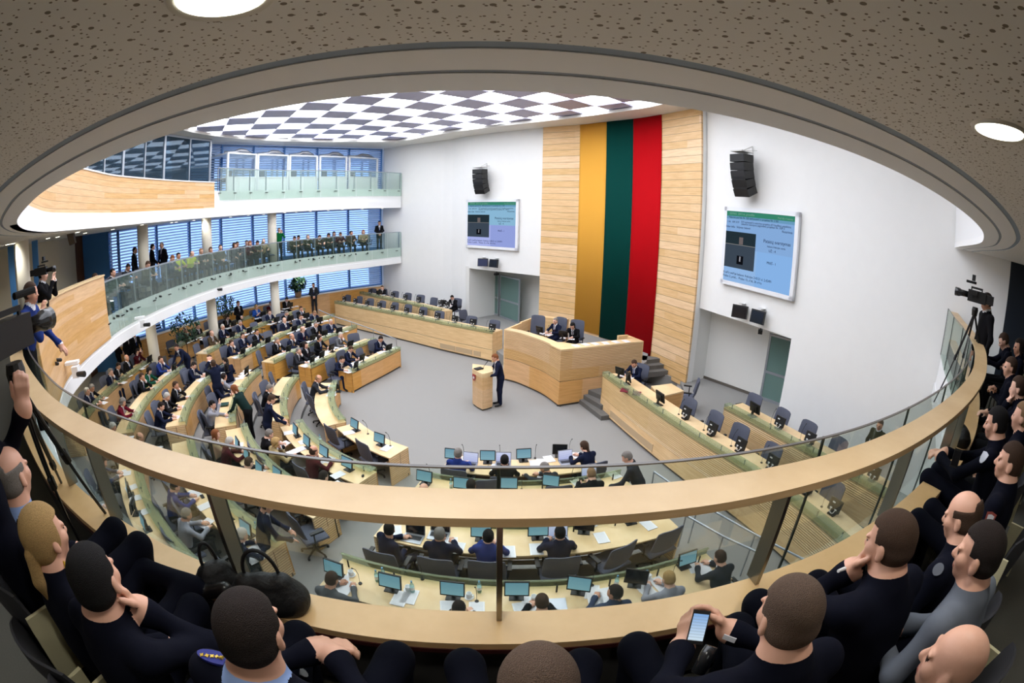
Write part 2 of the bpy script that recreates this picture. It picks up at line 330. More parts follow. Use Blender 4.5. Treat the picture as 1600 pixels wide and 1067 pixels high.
def person(j, h=.018, name='body', mats=None, hands=True, collar=True, skirt=False, w=1.0, open_=True, k=.018, fat=1.0):
    """j: joints of a posed figure facing +Y; w: girth"""
    B = Body(); g = lambda n: np.array(j[n], float)
    P, C, N, H = g('P'), g('C'), g('N'), g('H'); R = rotm(*j.get('hr', (0, 0)))
    X = np.array(j.get('x', (1, 0, 0)), float)      # shoulder axis
    B.cap(P-X*.055, P+X*.055, .125*w, .125*w, TROU, 1.15); mid = (P+C)/2; B.cap(P+(0, 0, .06), mid, .135*w, .142*w, SUIT, 1.25); B.cap(mid-X*.02, C-X*.045, .142*w, .140*w, SUIT, 1.3); B.cap(mid+X*.02, C+X*.045, .142*w, .140*w, SUIT, 1.3)
    B.cap(C, N-(N-C)*.12, .12*w, .075, SUIT, 1.15)
    for q, sg in (('L', -1), ('R', 1)):
        S, E, W = g('S'+q), g('E'+q), g('W'+q); B.cap(C+(N-C)*.62, S, .060, .056*w, SUIT); B.cap(S, E, .055*w, .044, SUIT)
        v = (W-E)/np.linalg.norm(W-E); B.cap(E, W-v*.012, .044, .036, SUIT); B.cap(W-v*.03, W+v*.006, .031, .030, SHIRT if collar else SUIT); B.cap(W-v*.02, W+v*.02, .024, .024, SKIN)
        hd = np.array(j.get('hd'+q, v), float); hu = np.array(j.get('hu'+q, (0, 0, 1)), float)
        if hands: hand(B, W+v*.01, hd, hu, -sg if j.get('flip'+q) is None else sg, curl=j.get('curl', .45))
        Hp, K, A = g('H'+q), g('K'+q), g('A'+q)
        if skirt:
            B.cap(Hp, K, .10, .105, TROU); B.cap(K, A, .05, .036, SKIN if skirt == 1 else TROU)
        else:
            B.cap(Hp, K, .092*w, .066, TROU); B.cap(K, A+(0, 0, .02), .062, .052, TROU)
        t = g('T'+q); B.cap(A+(0, 0, -.02), t, .040, .036, SHOE, fine=True)
    B.cap(N-(H-N)*.25, H+R@np.array((0, -.022, -.06)), .060*fat, .056*fat, SKIN)
    head(B, H, R, s=1.0 if h < .012 else 1.04, ears=True, fine=h < .02, fat=1+(fat-1)*.6)
    if collar:
        ax = (H-N)/np.linalg.norm(H-N); B.cap(N-ax*.005, N+ax*.022, .067*fat, .063*fat, SHIRT) if h > .012 else B.cap(N-ax*.02, N+ax*.026, .074*fat, .066*fat, SHIRT)
    fw = np.cross((0, 0, 1), X); fw = fw/np.linalg.norm(fw) if np.linalg.norm(fw) > 0 else np.array((0, 1, 0)); ctr = (P*.3+C*.7)
    def paint(c, mi):
        if not open_: return mi
        ax = (N-P)/np.linalg.norm(N-P); r = c-P; t = (r@ax)/np.linalg.norm(N-P); lx = np.abs(r@X); fr = np.cross(X, ax); fr = fr/np.linalg.norm(fr)
        f = (r@(-fr if fr@fw < 0 else fr)) > .02; base = (mi == SUIT) & f & (t > .38) & (t < 1.05)
        if h > .012:
            hx_ = (H-N)/np.linalg.norm(H-N); nr_ = np.linalg.norm(c-N, axis=1) < .16; mi[(mi == SHIRT) & ~f & nr_] = SUIT; mi[(mi == SKIN) & nr_ & ((c-N)@hx_ < .022)] = SUIT; base |= (mi == SUIT) & f & (t > .9) & (t < 1.12) & (lx < .05)
        v = base & (lx < .010+.068*(t-.38)); mi[v] = SHIRT; mi[(base | ((mi == SHIRT) & f & (t > .9))) & (lx < .018) & (t > .38) & (t < 1.0)] = TIE; return mi
    cuts = []
    if h < .012:
        ax = H-N; cuts.append((N+ax/np.linalg.norm(ax)*.040, ax+np.array((0, -.02, 0)), .15, SKIN, SHIRT if collar else SUIT))
        for q in 'LR':
            v = g('W'+q)-g('E'+q); v /= np.linalg.norm(v); cuts.append((g('W'+q)-v*.004, v, .064, SKIN, SUIT))
    return make_mesh(name, B, h, mats or PM, paint, k=k, cuts=cuts)
def hair_mesh(c, R, kind='short', h=.014, fat=1.0):
    """scalp hair as its own surface, in the body's frame"""
    c = np.array(c, float); B = Body(); P = lambda x, y, z: c+R@np.array((x, y, z))
    g = .005 if kind in ('short', 'bald', 'crew') else .012; q_ = 1.04 if h > .009 else 1.0
    B.ell(P(0, -.014, .033), (.078*fat*q_+g, .099*q_+g, .092*q_+g), 0, R=R)
    if kind in ('short', 'bald', 'crew'): B.ell(P(0, -.035, -.015), (.074*fat*q_+g, .074*q_+g, .064), 0, R=R)
    if kind == 'bob':
        for x in (-1, 1): B.cap(P(x*.062, -.02, .02), P(x*.070, -.005, -.085), .034, .030, 0)
        B.cap(P(0, -.06, .02), P(0, -.068, -.09), .05, .045, 0)
    if kind == 'long':
        for x in (-1, 1): B.cap(P(x*.062, -.025, .02), P(x*.072, -.02, -.17), .034, .026, 0)
        B.cap(P(0, -.062, .02), P(0, -.075, -.20), .055, .045, 0)
    if kind == 'curly':
        for i in range(14): a = i*2.4; B.ell(P(.07*math.cos(a), -.02+.07*math.sin(a), .05-.009*i), (.036,)*3, 0)
    if kind in ('pony', 'tail'):
        B.ell(P(0, -.045, -.02), (.075, .068, .07), 0, R=R); B.ell(P(0, -.115, -.015), (.022, .022, .02), 0)
        z = c+R@np.array((0, -.118, -.02)); B.cap(z, z+(0, -.015, -.10), .024, .034, 0); B.cap(z+(0, -.015, -.10), z+(0, -.005, -.22), .034, .018, 0)
    def clip(g):
        q = (g-c)@R; x, y, z = q[..., 0], q[..., 1], q[..., 2]
        face = y-(.030+.0*z) if kind != 'bob' else y-.042
        front = np.minimum(y-.028, .072-z) if kind != 'crew' else np.minimum(y-.020, .066-z)      # below the hairline in front
        d = np.minimum(front, 1e3)
        if kind in ('short', 'crew', 'bald'):
            low = np.maximum(-z-.030, 0)*0+(-.035-.55*(y+.05)-z)*0
            side = np.minimum(y+.012, .018-z) ; d = np.maximum(d, side); d = np.maximum(d, -.075-z)
        if kind == 'bald': d = np.maximum(d, np.minimum(z-.052, y+.085)); d = np.maximum(d, z-.085)
        return d
    me = make_mesh('hair', B, h, [HAIRM['brown']], None, k=.005, clip=clip); return me
PM = [M('suit_navy', (24, 28, 44), .8), M('skin', (224, 172, 146), .5, bump=.05), M('shirt_white', (232, 234, 240), .7), M('trousers_dark', (22, 23, 30), .8),
      M('shoe_black', (14, 13, 13), .35), M('tie_dark', (60, 30, 44), .6), M('eye_dark', (52, 38, 34), .3), M('lip', (190, 120, 108), .5)]
HAIRM = {k: M('hair_'+k, c, .7, bump=.9, bscale=380, noise=.45, nscale=220, spec=.25) for k, c in dict(brown=(74, 54, 40), black=(20, 17, 17), grey=(140, 134, 128), white=(205, 200, 192), blond=(196, 160, 104), auburn=(140, 84, 48), dark=(40, 30, 26), stubble=(104, 84, 70), fair=(150, 118, 86)).items()}
# ---- joints of the recurring poses (figure faces +Y, origin on the floor under the seat)
def seated(lean=.0, yaw=0, pitch=.25, armL='desk', armR='desk', spread=.12, knee=.46, tilt=0, curl=.5, hx=0, kz=.50):
    a = lean; s, c = math.sin(a), math.cos(a); P = (0, -.02, .56); up = lambda l, x=0, y=0: (x, -.02+s*l+y*c, .56+c*l-y*s)
    C, N = up(.33), up(.50); H = (hx, N[1]+.045+.09*math.sin(max(pitch, 0)), N[2]+.135-.035*max(pitch, 0))
    j = dict(P=P, C=C, N=N, H=H, hr=(yaw, pitch, tilt), curl=curl)
    for q, g, m in (('L', -1, armL), ('R', 1, armR)):
        S = up(.43, g*.180, 0); j['S'+q] = S
        if m == 'desk': E = (g*.27, S[1]+.16, .80); W = (g*.13, S[1]+.38, .80)
        elif m == 'chin': E = (g*.20, S[1]+.27, .80); W = (H[0]+g*.055, H[1]+.085, H[2]-.165); j['hd'+q] = (-.3*g, -.25, 1); j['hu'+q] = (0, 1, .2)
        elif m == 'lap': E = (g*.27, S[1]+.02, .78); W = (g*.07, S[1]+.24, .68)
        elif m == 'fold': E = (g*.25, S[1]+.06, .80); W = (-g*.03, S[1]+.22, .86+.03*g)
        elif m == 'reach': E = (g*.24, S[1]+.26, .86); W = (g*.16, S[1]+.50, .81)
        elif m == 'rest': E = (g*.30, S[1]-.02, .76); W = (g*.29, S[1]+.22, .72)
        elif m == 'up': E = (g*.26, S[1]+.20, .98); W = (g*.10, S[1]+.30, 1.20); j['hd'+q] = (-.2*g, 0, 1); j['hu'+q] = (0, -1, 0)
        else: E, W = m
        j['E'+q], j['W'+q] = E, W; j['H'+q] = (g*.09, .02, .54); j['K'+q] = (g*spread, knee, kz); j['A'+q] = (g*spread, knee+.03, .09); j['T'+q] = (g*(spread+.02), knee+.20, .045)
    return j
def standing(lean=0, yaw=0, pitch=.15, armL='down', armR='down', step=.0, z=0, legs=0, curl=.4):
    s, c = math.sin(lean), math.cos(lean); P = (0, -.06*math.sin(lean), .96); up = lambda l, x=0: (x, P[1]+s*l, .96+c*l)
    C, N = up(.36), up(.54); H = (0, N[1]+.04+.06*math.sin(max(pitch, 0)), N[2]+.14-.03*max(pitch, 0)); j = dict(P=P, C=C, N=N, H=H, hr=(yaw, pitch, 0), curl=curl)
    for q, g, m in (('L', -1, armL), ('R', 1, armR)):
        S = up(.465, g*.182); j['S'+q] = S
        if m == 'down': E = (g*.27, S[1]-.02, S[2]-.28); W = (g*.25, S[1]+.05, S[2]-.53)
        elif m == 'front': E = (g*.26, S[1]+.03, S[2]-.27); W = (g*.05, S[1]+.21, S[2]-.42)
        elif m == 'lectern': E = (g*.27, S[1]+.12, S[2]-.26); W = (g*.18, S[1]+.38, S[2]-.34)
        elif m == 'camera': E = (g*.24, S[1]+.22, S[2]-.18); W = (g*.08, S[1]+.28, S[2]+.06); j['hd'+q] = (-.2*g, .1, 1); j['hu'+q] = (0, -1, 0)
        elif m == 'raise': E = (g*.24, S[1]+.25, S[2]+.0); W = (g*.05, S[1]+.38, S[2]+.20); j['hd'+q] = (0, .3, 1)
        elif m == 'desk': E = (g*.25, S[1]+.12, S[2]-.27); W = (g*.15, S[1]+.34, S[2]-.44)
        else: E, W = m
        j['E'+q], j['W'+q] = E, W; st = step*g; j['H'+q] = (g*.085, P[1], .93); j['K'+q] = (g*.10, st*.5+.02, .50); j['A'+q] = (g*.105, st, .09); j['T'+q] = (g*.13, st+.17, .045)
    return j
# ------------------------------------------------------------------ the hall
W_WHITE = M('plaster_white', (238, 238, 236), .85, noise=.02, nscale=3); W_FASC = M('fascia_white', (240, 241, 242), .5); W_BEIGE = M('plaster_beige', (196, 186, 160), .85, noise=.03)
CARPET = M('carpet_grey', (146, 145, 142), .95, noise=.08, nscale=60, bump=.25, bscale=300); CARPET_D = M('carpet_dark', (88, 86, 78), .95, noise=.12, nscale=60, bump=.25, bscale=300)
MAPLE = wood('maple_plain', (238, 204, 152)); MAPLE_R = wood('maple_ribbed', (240, 208, 158), plank=.6, line=0, var=.06, ribs=.05); MAPLE_O = wood('maple_orange', (222, 172, 108), plank=1.6, line=0, var=.04, joints=1.3)
MAPLE_T = wood('maple_top', (236, 208, 160), rough=.28); PLANKS = wood('maple_planks', (234, 198, 148), plank=.285, line=.014, var=.07, joints=3.1, z0=.45); PARQ = wood('maple_parquet', (222, 178, 122), plank=.12, line=0, var=.07, joints=1.7); RAILW = wood('rail_wood', (220, 190, 142), rough=.38)
STEEL = M('steel', (150, 146, 136), .3, 1); STEEL_D = M('steel_dark', (40, 38, 36), .4, .8); BLUEF = M('blue_frame', (70, 122, 182), .5); PLINTH = M('plinth_grey', (98, 92, 84), .8); ALU = M('aluminium', (170, 176, 184), .4, .6)
BLACK = M('black_plastic', (18, 18, 19), .45); GREYF = M('chair_fabric', (84, 88, 103), .9, noise=.08, nscale=40); PAPER = M('paper', (240, 240, 242), .8); GREENG = glass('glass_green', (174, 182, 158), alpha=.22, tint=(230, 236, 222), refl=.12, rough=.3); CLEARG = glass('glass_clear', (232, 244, 238), alpha=.07, tint=(240, 248, 244)); PANEG = glass('glass_pane', (120, 150, 180), alpha=.08, tint=(225, 238, 250))
DARKG = glass('glass_smoky', (52, 60, 60), alpha=.25, tint=(150, 160, 158))
CX, CY = 0.0, 14.5
VCP = [(9.34, 6.78), (8.15, 5.72), (7.1, 4.72), (6.2, 3.95), (5.3, 3.33), (4.3, 2.74), (3.1, 2.2), (1.9, 1.8), (.9, 1.62), (-.04, 1.56), (-.8, 1.54), (-1.65, 1.6), (-2.6, 1.77), (-3.5, 2.05), (-5.1, 2.75), (-6.6, 3.7), (-7.8, 4.7), (-8.75, 5.65),
       (-9.55, 6.9), (-10.3, 8.3), (-11.0, 9.8), (-11.6, 12.1), (-11.98, 14.5), (-12.03, 16.9), (-11.7, 19.2), (-11, 21.3), (-9.5, 23.65), (-8, 25.5), (-6.6, 27.6)]
VC = spline(VCP, 8)
WALLP = [(-8.05, 28.5), (-6.6, 27.7), (-3.7, 26.1), (-2.25, 24.75), (1.27, 22.15), (2.9, 20.95), (3.85, 19.85), (4.73, 18.75), (5.48, 17.4), (6.29, 15.36)]
WL = spline(WALLP, 6)
RWL = [Vector((6.42, 15.5)), Vector((7.85, 11.4)), Vector((9.72, 5.98)), Vector((9.95, 5.3))]
FCP = [(-8.0, 28.45), (-9.6, 27.0), (-11.3, 25.1), (-12.7, 23.0), (-13.9, 20.9), (-14.8, 18.6), (-15.5, 16.2), (-16.3, 13.9)]
FC = spline(FCP, 8)
PLAT = .45; CEIL = 10.14
def sub_from(line, i0, i1): return line[i0:i1]
# floor and tiers
b = MB(); b.box((-3, 13, -.1), (34, 38, .2)); struct(b.obj('floor', CARPET))
def rad(k): return (0, 5.35, 6.75, 8.25, 9.75, 11.2, 12.95)[k]
def T(k): return .13*(k-1)
S1 = {1: [(-5.45, 14.85), (-5.15, 15.7), (-4.8, 16.6), (-4.4, 17.85)], 2: [(-7.0, 14.8), (-6.75, 15.6), (-6.35, 16.8), (-5.62, 18.6)], 3: [(-8.5, 14.75), (-8.15, 16.4), (-7.7, 18.1), (-7.05, 20.35)],
      4: [(-10.0, 14.7), (-9.9, 16.6), (-9.6, 19.2), (-8.8, 22.1)], 5: [(-11.6, 14.7), (-11.65, 17), (-11.45, 20), (-10.85, 22.9)], 6: [(-13.45, 14.75), (-13.4, 16.4), (-13.1, 19.4), (-12.3, 22.3)]}
def arc(r, a0, a1, n=None):
    n = n or max(4, int(abs(a1-a0)/3)); return [Vector((CX+r*math.cos(math.radians(a0+(a1-a0)*i/n)), CY+r*math.sin(math.radians(a0+(a1-a0)*i/n)))) for i in range(n+1)]
for k in range(2, 7):
    s1 = spline(S1[k], 5); ln = s1[::-1]+arc(rad(k)+(0 if k < 6 else .1), 184, 292); ln = [p for p in ln]
    c = Vector((-2, 15)); out = [c+(p-c).normalized()*(17.5 if p.x < -3 else 13.8) for p in ln]
    o = MB().ribbon(ln, out, T(k)-.16, T(k)).obj('floor_tier', CARPET); struct(o)
# side platforms with the president's dais
LROW = spline([(-.78, 18.75), (-3.0, 20.2), (-5.0, 21.65), (-7.5, 23.3), (-9.95, 25.0)], 5)          # front edge of the first left desk row
RROW = spline([(2.82, 13.85), (3.55, 11.4), (4.2, 9.5), (4.9, 7.75), (5.36, 6.27), (5.62, 5.0), (5.72, 3.9)], 5)
b = MB(); b.ribbon([p+Vector((.25, .15)) for p in RROW], [Vector((9.6, 17)), ]*0+[Vector((10.5, 15.5-.35*i)) for i in range(len(RROW))], -.05, PLAT); b.prism([(5.9, 14.6), (6.1, 15.6), (7.2, 16.6), (10.4, 14.2), (9.4, 11.5)], .3, PLAT-.002); struct(b.obj('floor_platform_right', CARPET))
lb = [p+Vector((.1, .2)) for p in LROW]; b = MB(); b.ribbon(lb, [p+Vector((4.2, 6.2)) for p in lb], -.05, PLAT); b.prism([(-.6, 18.9), (.2, 17.3), (3.2, 15.2), (5, 16.8), (6.4, 15.6), (7.6, 16.2), (6, 19), (2.5, 24.5), (-1, 25), (-2, 22)], -.05, PLAT-.01); struct(b.obj('floor_platform_left', CARPET))
b = MB(); b.prism([(.1, 17.5), (1.8, 15.0), (4.45, 15.75), (4.95, 16.35), (5.35, 17.55), (4.6, 18.9), (3.8, 19.9), (2.9, 21.0), (1.3, 22.15)], .3, .9); struct(b.obj('floor_dais', CARPET))
b = MB()
for i, z in enumerate((.15, .30, .45)): b.prism([(2.15+.1*i, 14.75+.06*i), (2.75+.07*i, 13.15+.48*i), (3.7, 13.4+.48*i), (3.9, 15.4)], -.02, z)
o = tag(b.obj('stair', M('stair_carpet', (104, 103, 100), .95)), 'grey carpeted stair of three steps between podium and right desks', 'stairs')
b = MB()
for i, z in enumerate((.6, .75, .9)): b.prism([(4.75+.05*i, 15.95+.28*i), (5.85+.0*i, 16.25+.30*i), (5.7, 16.9), (4.9, 17.2)], .4, z)
tag(b.obj('stair', MATS['stair_carpet']), 'grey carpeted stair rising behind the podium beneath the red flag band', 'stairs')
# back wall: panels above and beside the two door recesses
def wall_between(name, ln, z0, z1, mat, th=.25, sgn=-1):
    return struct(MB().ribbon(ln, offset(ln, sgn*-th), z0, z1).obj(name, mat))
def split(line, az0, az1): return [p for p in sub(line, az0, az1, 10)]
NT = 3.16
a_end = azd(600, 300); n1a, n1b = azd(733, 460), azd(846, 450)
wn = lambda z0, z1, a0, a1, nm, line=WL, mt=W_WHITE: wall_between(nm, split(line, a0, a1)[::1], z0, z1, mt)
azw = lambda p: math.atan2(p[0], p[1])
wn(0, CEIL, azw(WALLP[0])+.003, n1a, 'wall_back'); wn(NT, CEIL, n1a, n1b, 'wall_back'); wn(0, CEIL, n1b, azw(WALLP[-1])-.0005, 'wall_back')
n2a, n2b = azw(RWL[0])+.004, azd(1234, 545)
wn(NT, CEIL, n2a, n2b, 'wall_right', RWL); wn(0, CEIL, n2b, azw(RWL[-1])-.001, 'wall_right', RWL)
# recess linings with doors
def pl(a, D): return Vector((math.sin(a)*D, math.cos(a)*D))
e1, e2 = hit_az(WL, n1a)[1], hit_az(WL, n1b)[1]
nrm = Vector((.55, .83)); i1, i2 = e1+nrm*1.9+Vector((.5, -.1)), e2+nrm*1.3
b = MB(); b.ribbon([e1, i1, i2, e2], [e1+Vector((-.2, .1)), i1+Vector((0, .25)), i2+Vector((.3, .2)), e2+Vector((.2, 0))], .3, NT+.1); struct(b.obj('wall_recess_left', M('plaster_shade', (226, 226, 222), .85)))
b = MB(); b.prism([e1+Vector((-.1, .1)), i1+Vector((0, .2)), i2+Vector((.2, .2)), e2+Vector((.1, .1))], NT, NT+.2); struct(b.obj('ceiling_recess_left', W_WHITE))
r1, r2 = Vector((6.3, 15.42)), hit_az(RWL, n2b)[1]
c1 = at(1099.4, 590.7, PLAT).to_2d(); c2 = at(1186, 622, PLAT).to_2d(); c3 = c2+(c2-c1).normalized()*1.55; c4 = r2+Vector((.9, .55))
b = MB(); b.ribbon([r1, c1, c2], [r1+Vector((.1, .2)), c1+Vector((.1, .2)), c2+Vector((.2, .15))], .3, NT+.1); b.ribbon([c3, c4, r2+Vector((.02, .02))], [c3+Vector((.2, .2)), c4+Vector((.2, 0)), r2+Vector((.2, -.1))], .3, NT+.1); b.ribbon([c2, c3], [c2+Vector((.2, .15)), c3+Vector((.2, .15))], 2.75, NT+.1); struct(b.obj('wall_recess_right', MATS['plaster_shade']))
b = MB(); b.prism([r1+Vector((.15, .1)), c1+Vector((.1, .2)), c3+Vector((.2, .2)), c4+Vector((.2, 0)), r2+Vector((.12, 0))], NT+.01, NT+.2); struct(b.obj('ceiling_recess_right', W_WHITE))
b = MB(); b.ribbon([c1, c2], offset([c1, c2], -.02), PLAT, PLAT+.1); struct(b.obj('baseboard_right', PLINTH))
FROST = glass('glass_frosted', (128, 158, 152), alpha=.72, rough=.3)
def glazed_door(n, p, q, z0, z1, open_=0):
    p, q = Vector(p), Vector(q); d = (q-p).normalized(); b = MB(); w = .07
    bb = lambda u0, u1, za, zb: b.bar(tuple(p+d*u0)+((za+zb)/2,), tuple(p+d*u1)+((za+zb)/2,), .06, zb-za)
    Lh = (q-p).length; zm = z0+.95
    bb(0, w, z0, z1); bb(Lh-w, Lh, z0, z1); bb(w, Lh-w, z0, z0+.1); bb(w, Lh-w, z1-w, z1); bb(w, Lh-w, zm, zm+.09)
    o = struct(b.obj('door_%d' % n, ALU)); g = MB(); g.bar(tuple(p+d*w)+((z0+z1)/2,), tuple(q-d*w)+((z0+z1)/2,), .015, z1-z0-.15); g.obj('door_glass', FROST, o)
    k = MB(); h = p+d*(.14 if open_ else Lh-.14); k.tube([(h.x-.06, h.y-.06, zm-.1), (h.x-.06, h.y-.06, zm+.25)], .015); k.obj('door_handle', STEEL, o)
dd = (c3-c2).normalized(); glazed_door(1, c2+dd*.02, c2+dd*1.45, PLAT, 2.74)
zd = .5; i1o = i1+(i2-i1)*.05
glazed_door(2, at(768, 487, .55).to_2d(), at(779, 491, .55).to_2d(), PLAT, 2.75); glazed_door(3, at(781, 492, .55).to_2d(), at(811, 503, .55).to_2d(), PLAT, 2.75, 1)
# timber panelling and the flag
w0, w1 = azd(848, 380), azw(WALLP[-1])
tl = split(WL, w0, w1-.0008); slab = MB().ribbon(offset(tl, 0), offset(tl, -.0)if 0 else [p+Vector((-.10, -.09)) for p in tl], .3, CEIL-.002).obj('wall_panelling', PLANKS); struct(slab)
fl = thing('flag', 'huge vertical yellow, green and red flag hanging on the timber wall', 'flag', (hit_az(WL, azd(950, 400))[1].x, hit_az(WL, azd(950, 400))[1].y, .95))
for nm, xa, xb, c, z0 in (('yellow_band', (910.7, 902), (952, 941), (224, 164, 66), 1.0), ('green_band', (952, 941), (993.6, 981), (0, 60, 54), .93), ('red_band', (993.6, 981), (1037.3, 1018.5), (182, 6, 18), .80)):
    a0, a1 = azd(xa[0], 190), azd(xb[0], 186); a0 = azd((xa[0]+xa[1])/2+1.5, 380) if 0 else azd(xa[0], 190)
    ln = sub(WL, a0, a1, 12); f_ = [p+Vector((-.135, -.115))+Vector((math.sin(i*1.3)*.006, 0)) for i, p in enumerate(ln)]; bk = [p+Vector((.012, .01)) for p in f_]
    o = MB().ribbon(f_, bk, z0, CEIL-.01).obj(nm, M(nm, c, .85, spec=.1), None, True); o.parent = fl; o.matrix_parent_inverse = Matrix.Translation(-Vector(fl.location)); KIDS.setdefault(fl.name, []).append(o); o['label'] = nm.replace('_', ' ')+' of cloth'
# ceiling with the luminous skylight
HP = [(-6.55, 26.15), (-3.35, 23.75), (-.2, 21.6), (2.4, 19.4), (4.4, 16.8), (5.2, 14.9), (5.9, 11), (5.5, 7), (3.2, 4), (-2, 3), (-8, 5), (-11.4, 9.2), (-12.6, 12.5), (-13.1, 15.3), (-13.2, 17.7), (-12.5, 20.8), (-10.4, 23.8), (-8.6, 25.0), (-6.55, 26.15)]
HL = spline(HP[:6], 4)[:-1]+spline(HP[5:], 4); cc = Vector((-3, 14)); HO = [cc+(p-cc).normalized()*26 for p in HL]
struct(MB().ribbon(HL, HO, CEIL, CEIL+.12).obj('ceiling', M('ceiling_white', (226, 224, 218), .8)))
b = MB(); b.box((-3, 14, 10.75), (44, 50, .1)); struct(b.obj('ceiling_slab', M('void_grey', (150, 150, 160), .9)))
def inside(p, poly):
    c = False; n = len(poly)
    for i in range(n):
        a, b_ = poly[i], poly[i-1]
        if (a[1] > p[1]) != (b_[1] > p[1]) and p[0] < (b_[0]-a[0])*(p[1]-a[1])/(b_[1]-a[1])+a[0]: c = not c
    return c
LIT = emis('skylight_white', (244, 247, 255), 6.6); REFL = M('skylight_mirror', (178, 176, 202), .5, .15, bump=.12, bscale=3)
ang = math.atan2(.844, .988); A_ = Vector((.988, .844)); B_ = Vector((.844, -.988)); P0 = Vector((1.07, 17.84)); protos = {}
SEEN_Y = 8.0
for i in range(-22, 14):
    for j in range(-14, 16):
        c = P0+A_*(i+.5)+B_*(j+.5)
        if not any(inside(c+A_*u+B_*v, HL) for u in (-.5, 0, .5) for v in (-.5, 0, .5)): continue
        lit = (i+j) % 2 == 1; key = 'lit' if lit else 'mir'
        if key not in protos:
            m = MB()
            if lit: m.box((0, 0, 0), (1.27, 1.27, .03)); protos[key] = m.mesh('ceiling_light', LIT)
            else: m.box((0, 0, 0), (1.27, 1.27, .02)); m.box((0, 0, .03), (.9, .9, .04)); protos[key] = m.mesh('ceiling_panel', REFL)
        if not lit and c.y < SEEN_Y: continue
        o = put('ceiling_light' if lit else 'ceiling_panel', protos[key]); o.location = (c.x, c.y, CEIL+(.20 if lit else .16)); o.rotation_euler = (0, 0, ang)
        if lit: tag(o, 'glowing white square panel in the chequered luminous hall ceiling', 'ceiling light', 'glowing squares of the chequered ceiling')
        else: tag(o, 'silvery grey reflective square panel in the chequered luminous hall ceiling', 'ceiling panel', 'silver squares of the chequered ceiling')
# facade: mullions, panes, blinds, sills on three levels
world = bpy.data.worlds.new('world'); SC.world = world; world.use_nodes = True; bg = world.node_tree.nodes['Background']; bg.inputs[0].default_value = (.50, .64, 1.0, 1); bg.inputs[1].default_value = 2.3
fx = [595.5, 545.5, 496, 445, 397, 347.5, 298, 247, 187]
fpt = [hit_az(FC, azd(x, 400))[1] for x in fx]; fpt = [Vector(FCP[0])]+fpt+[Vector(FCP[-1])]
blindm, t_, b_ = nt('blind_white'); b_.inputs['Base Color'].default_value = lin((226, 234, 246))+(1,); tl = t_.nodes.new('ShaderNodeBsdfTranslucent'); tl.inputs[0].default_value = lin((232, 240, 252))+(1,); mxs = t_.nodes.new('ShaderNodeMixShader'); mxs.inputs[0].default_value = .6
t_.links.new(b_.outputs[0], mxs.inputs[1]); t_.links.new(tl.outputs[0], mxs.inputs[2]); t_.links.new(mxs.outputs[0], t_.nodes['Material Output'].inputs[0])
for lv, (z0, z1) in enumerate(((1.73, 3.3), (4.0, 6.5), (7.5, 10.1))):
    for i in range(len(fpt)-1):
        p, q = fpt[i], fpt[i+1]
        if (q-p).length < .3: continue
        d = (q-p).normalized(); n = Vector((-d.y, d.x)); n = n if n.dot(Vector((-3, 14))-p) > 0 else -n
        w = MB(); w.bar((p.x, p.y, (z0+z1)/2), (p.x+d.x*.09, p.y+d.y*.09, (z0+z1)/2), .16, z1-z0)
        w.bar((p.x, p.y, z0+.04), (q.x, q.y, z0+.04), .1, .08); w.bar((p.x, p.y, z1-.05), (q.x, q.y, z1-.05), .1, .1)
        o = struct(w.obj('window_%d' % (lv*20+i+1), BLUEF)); g = MB(); g.bar((p.x-n.x*.06, p.y-n.y*.06, (z0+z1)/2), (q.x-n.x*.06, q.y-n.y*.06, (z0+z1)/2), .012, z1-z0); g.obj('window_glass', PANEG, o)
        s = MB(); k = 0; zz = z0+.10
        while zz < z1-.1:
            a = p+d*.1+n*.02; c = q-d*.02+n*.02; s.add([(a.x, a.y, zz), (c.x, c.y, zz), (c.x+n.x*.06, c.y+n.y*.06, zz+.062), (a.x+n.x*.06, a.y+n.y*.06, zz+.062)], [(0, 1, 2, 3)]); zz += .125; k += 1
        o = s.obj('window_blind', blindm, recalc=False)
        tag(o, 'pale horizontal slatted blind over %s-floor window, bay %s' % (('ground', 'gallery', 'top')[lv], ('touching the white wall corner', 'second from white wall corner', 'third from white wall corner', 'above the ground-floor potted bush', 'beside the far round column', 'between far and middle columns', 'just right of the middle column', 'just left of the middle column', 'beside the near round column', 'at its left end')[i]), 'window blind', 'slatted blinds on the blue framed windows')
sl = offset(FC, -.0); inn = offset(FC, .0); sg = 1 if (offset(FC, 1)[8]-Vector((-3, 14))).length < (FC[8]-Vector((-3, 14))).length else -1
def foff(d): return offset(FC, sg*d)
struct(MB().ribbon(foff(-.2), foff(.16), 1.66, 1.73).obj('trim_sill', W_WHITE)); struct(MB().ribbon(foff(-.15), foff(.12), 0, 1.66).obj('wall_sill_panel', MAPLE_O))
for z0, z1 in ((3.3, 4.0), (6.5, 7.5)): struct(MB().ribbon(foff(-.15), foff(.05), z0, z1).obj('trim_floor_edge', BLUEF))
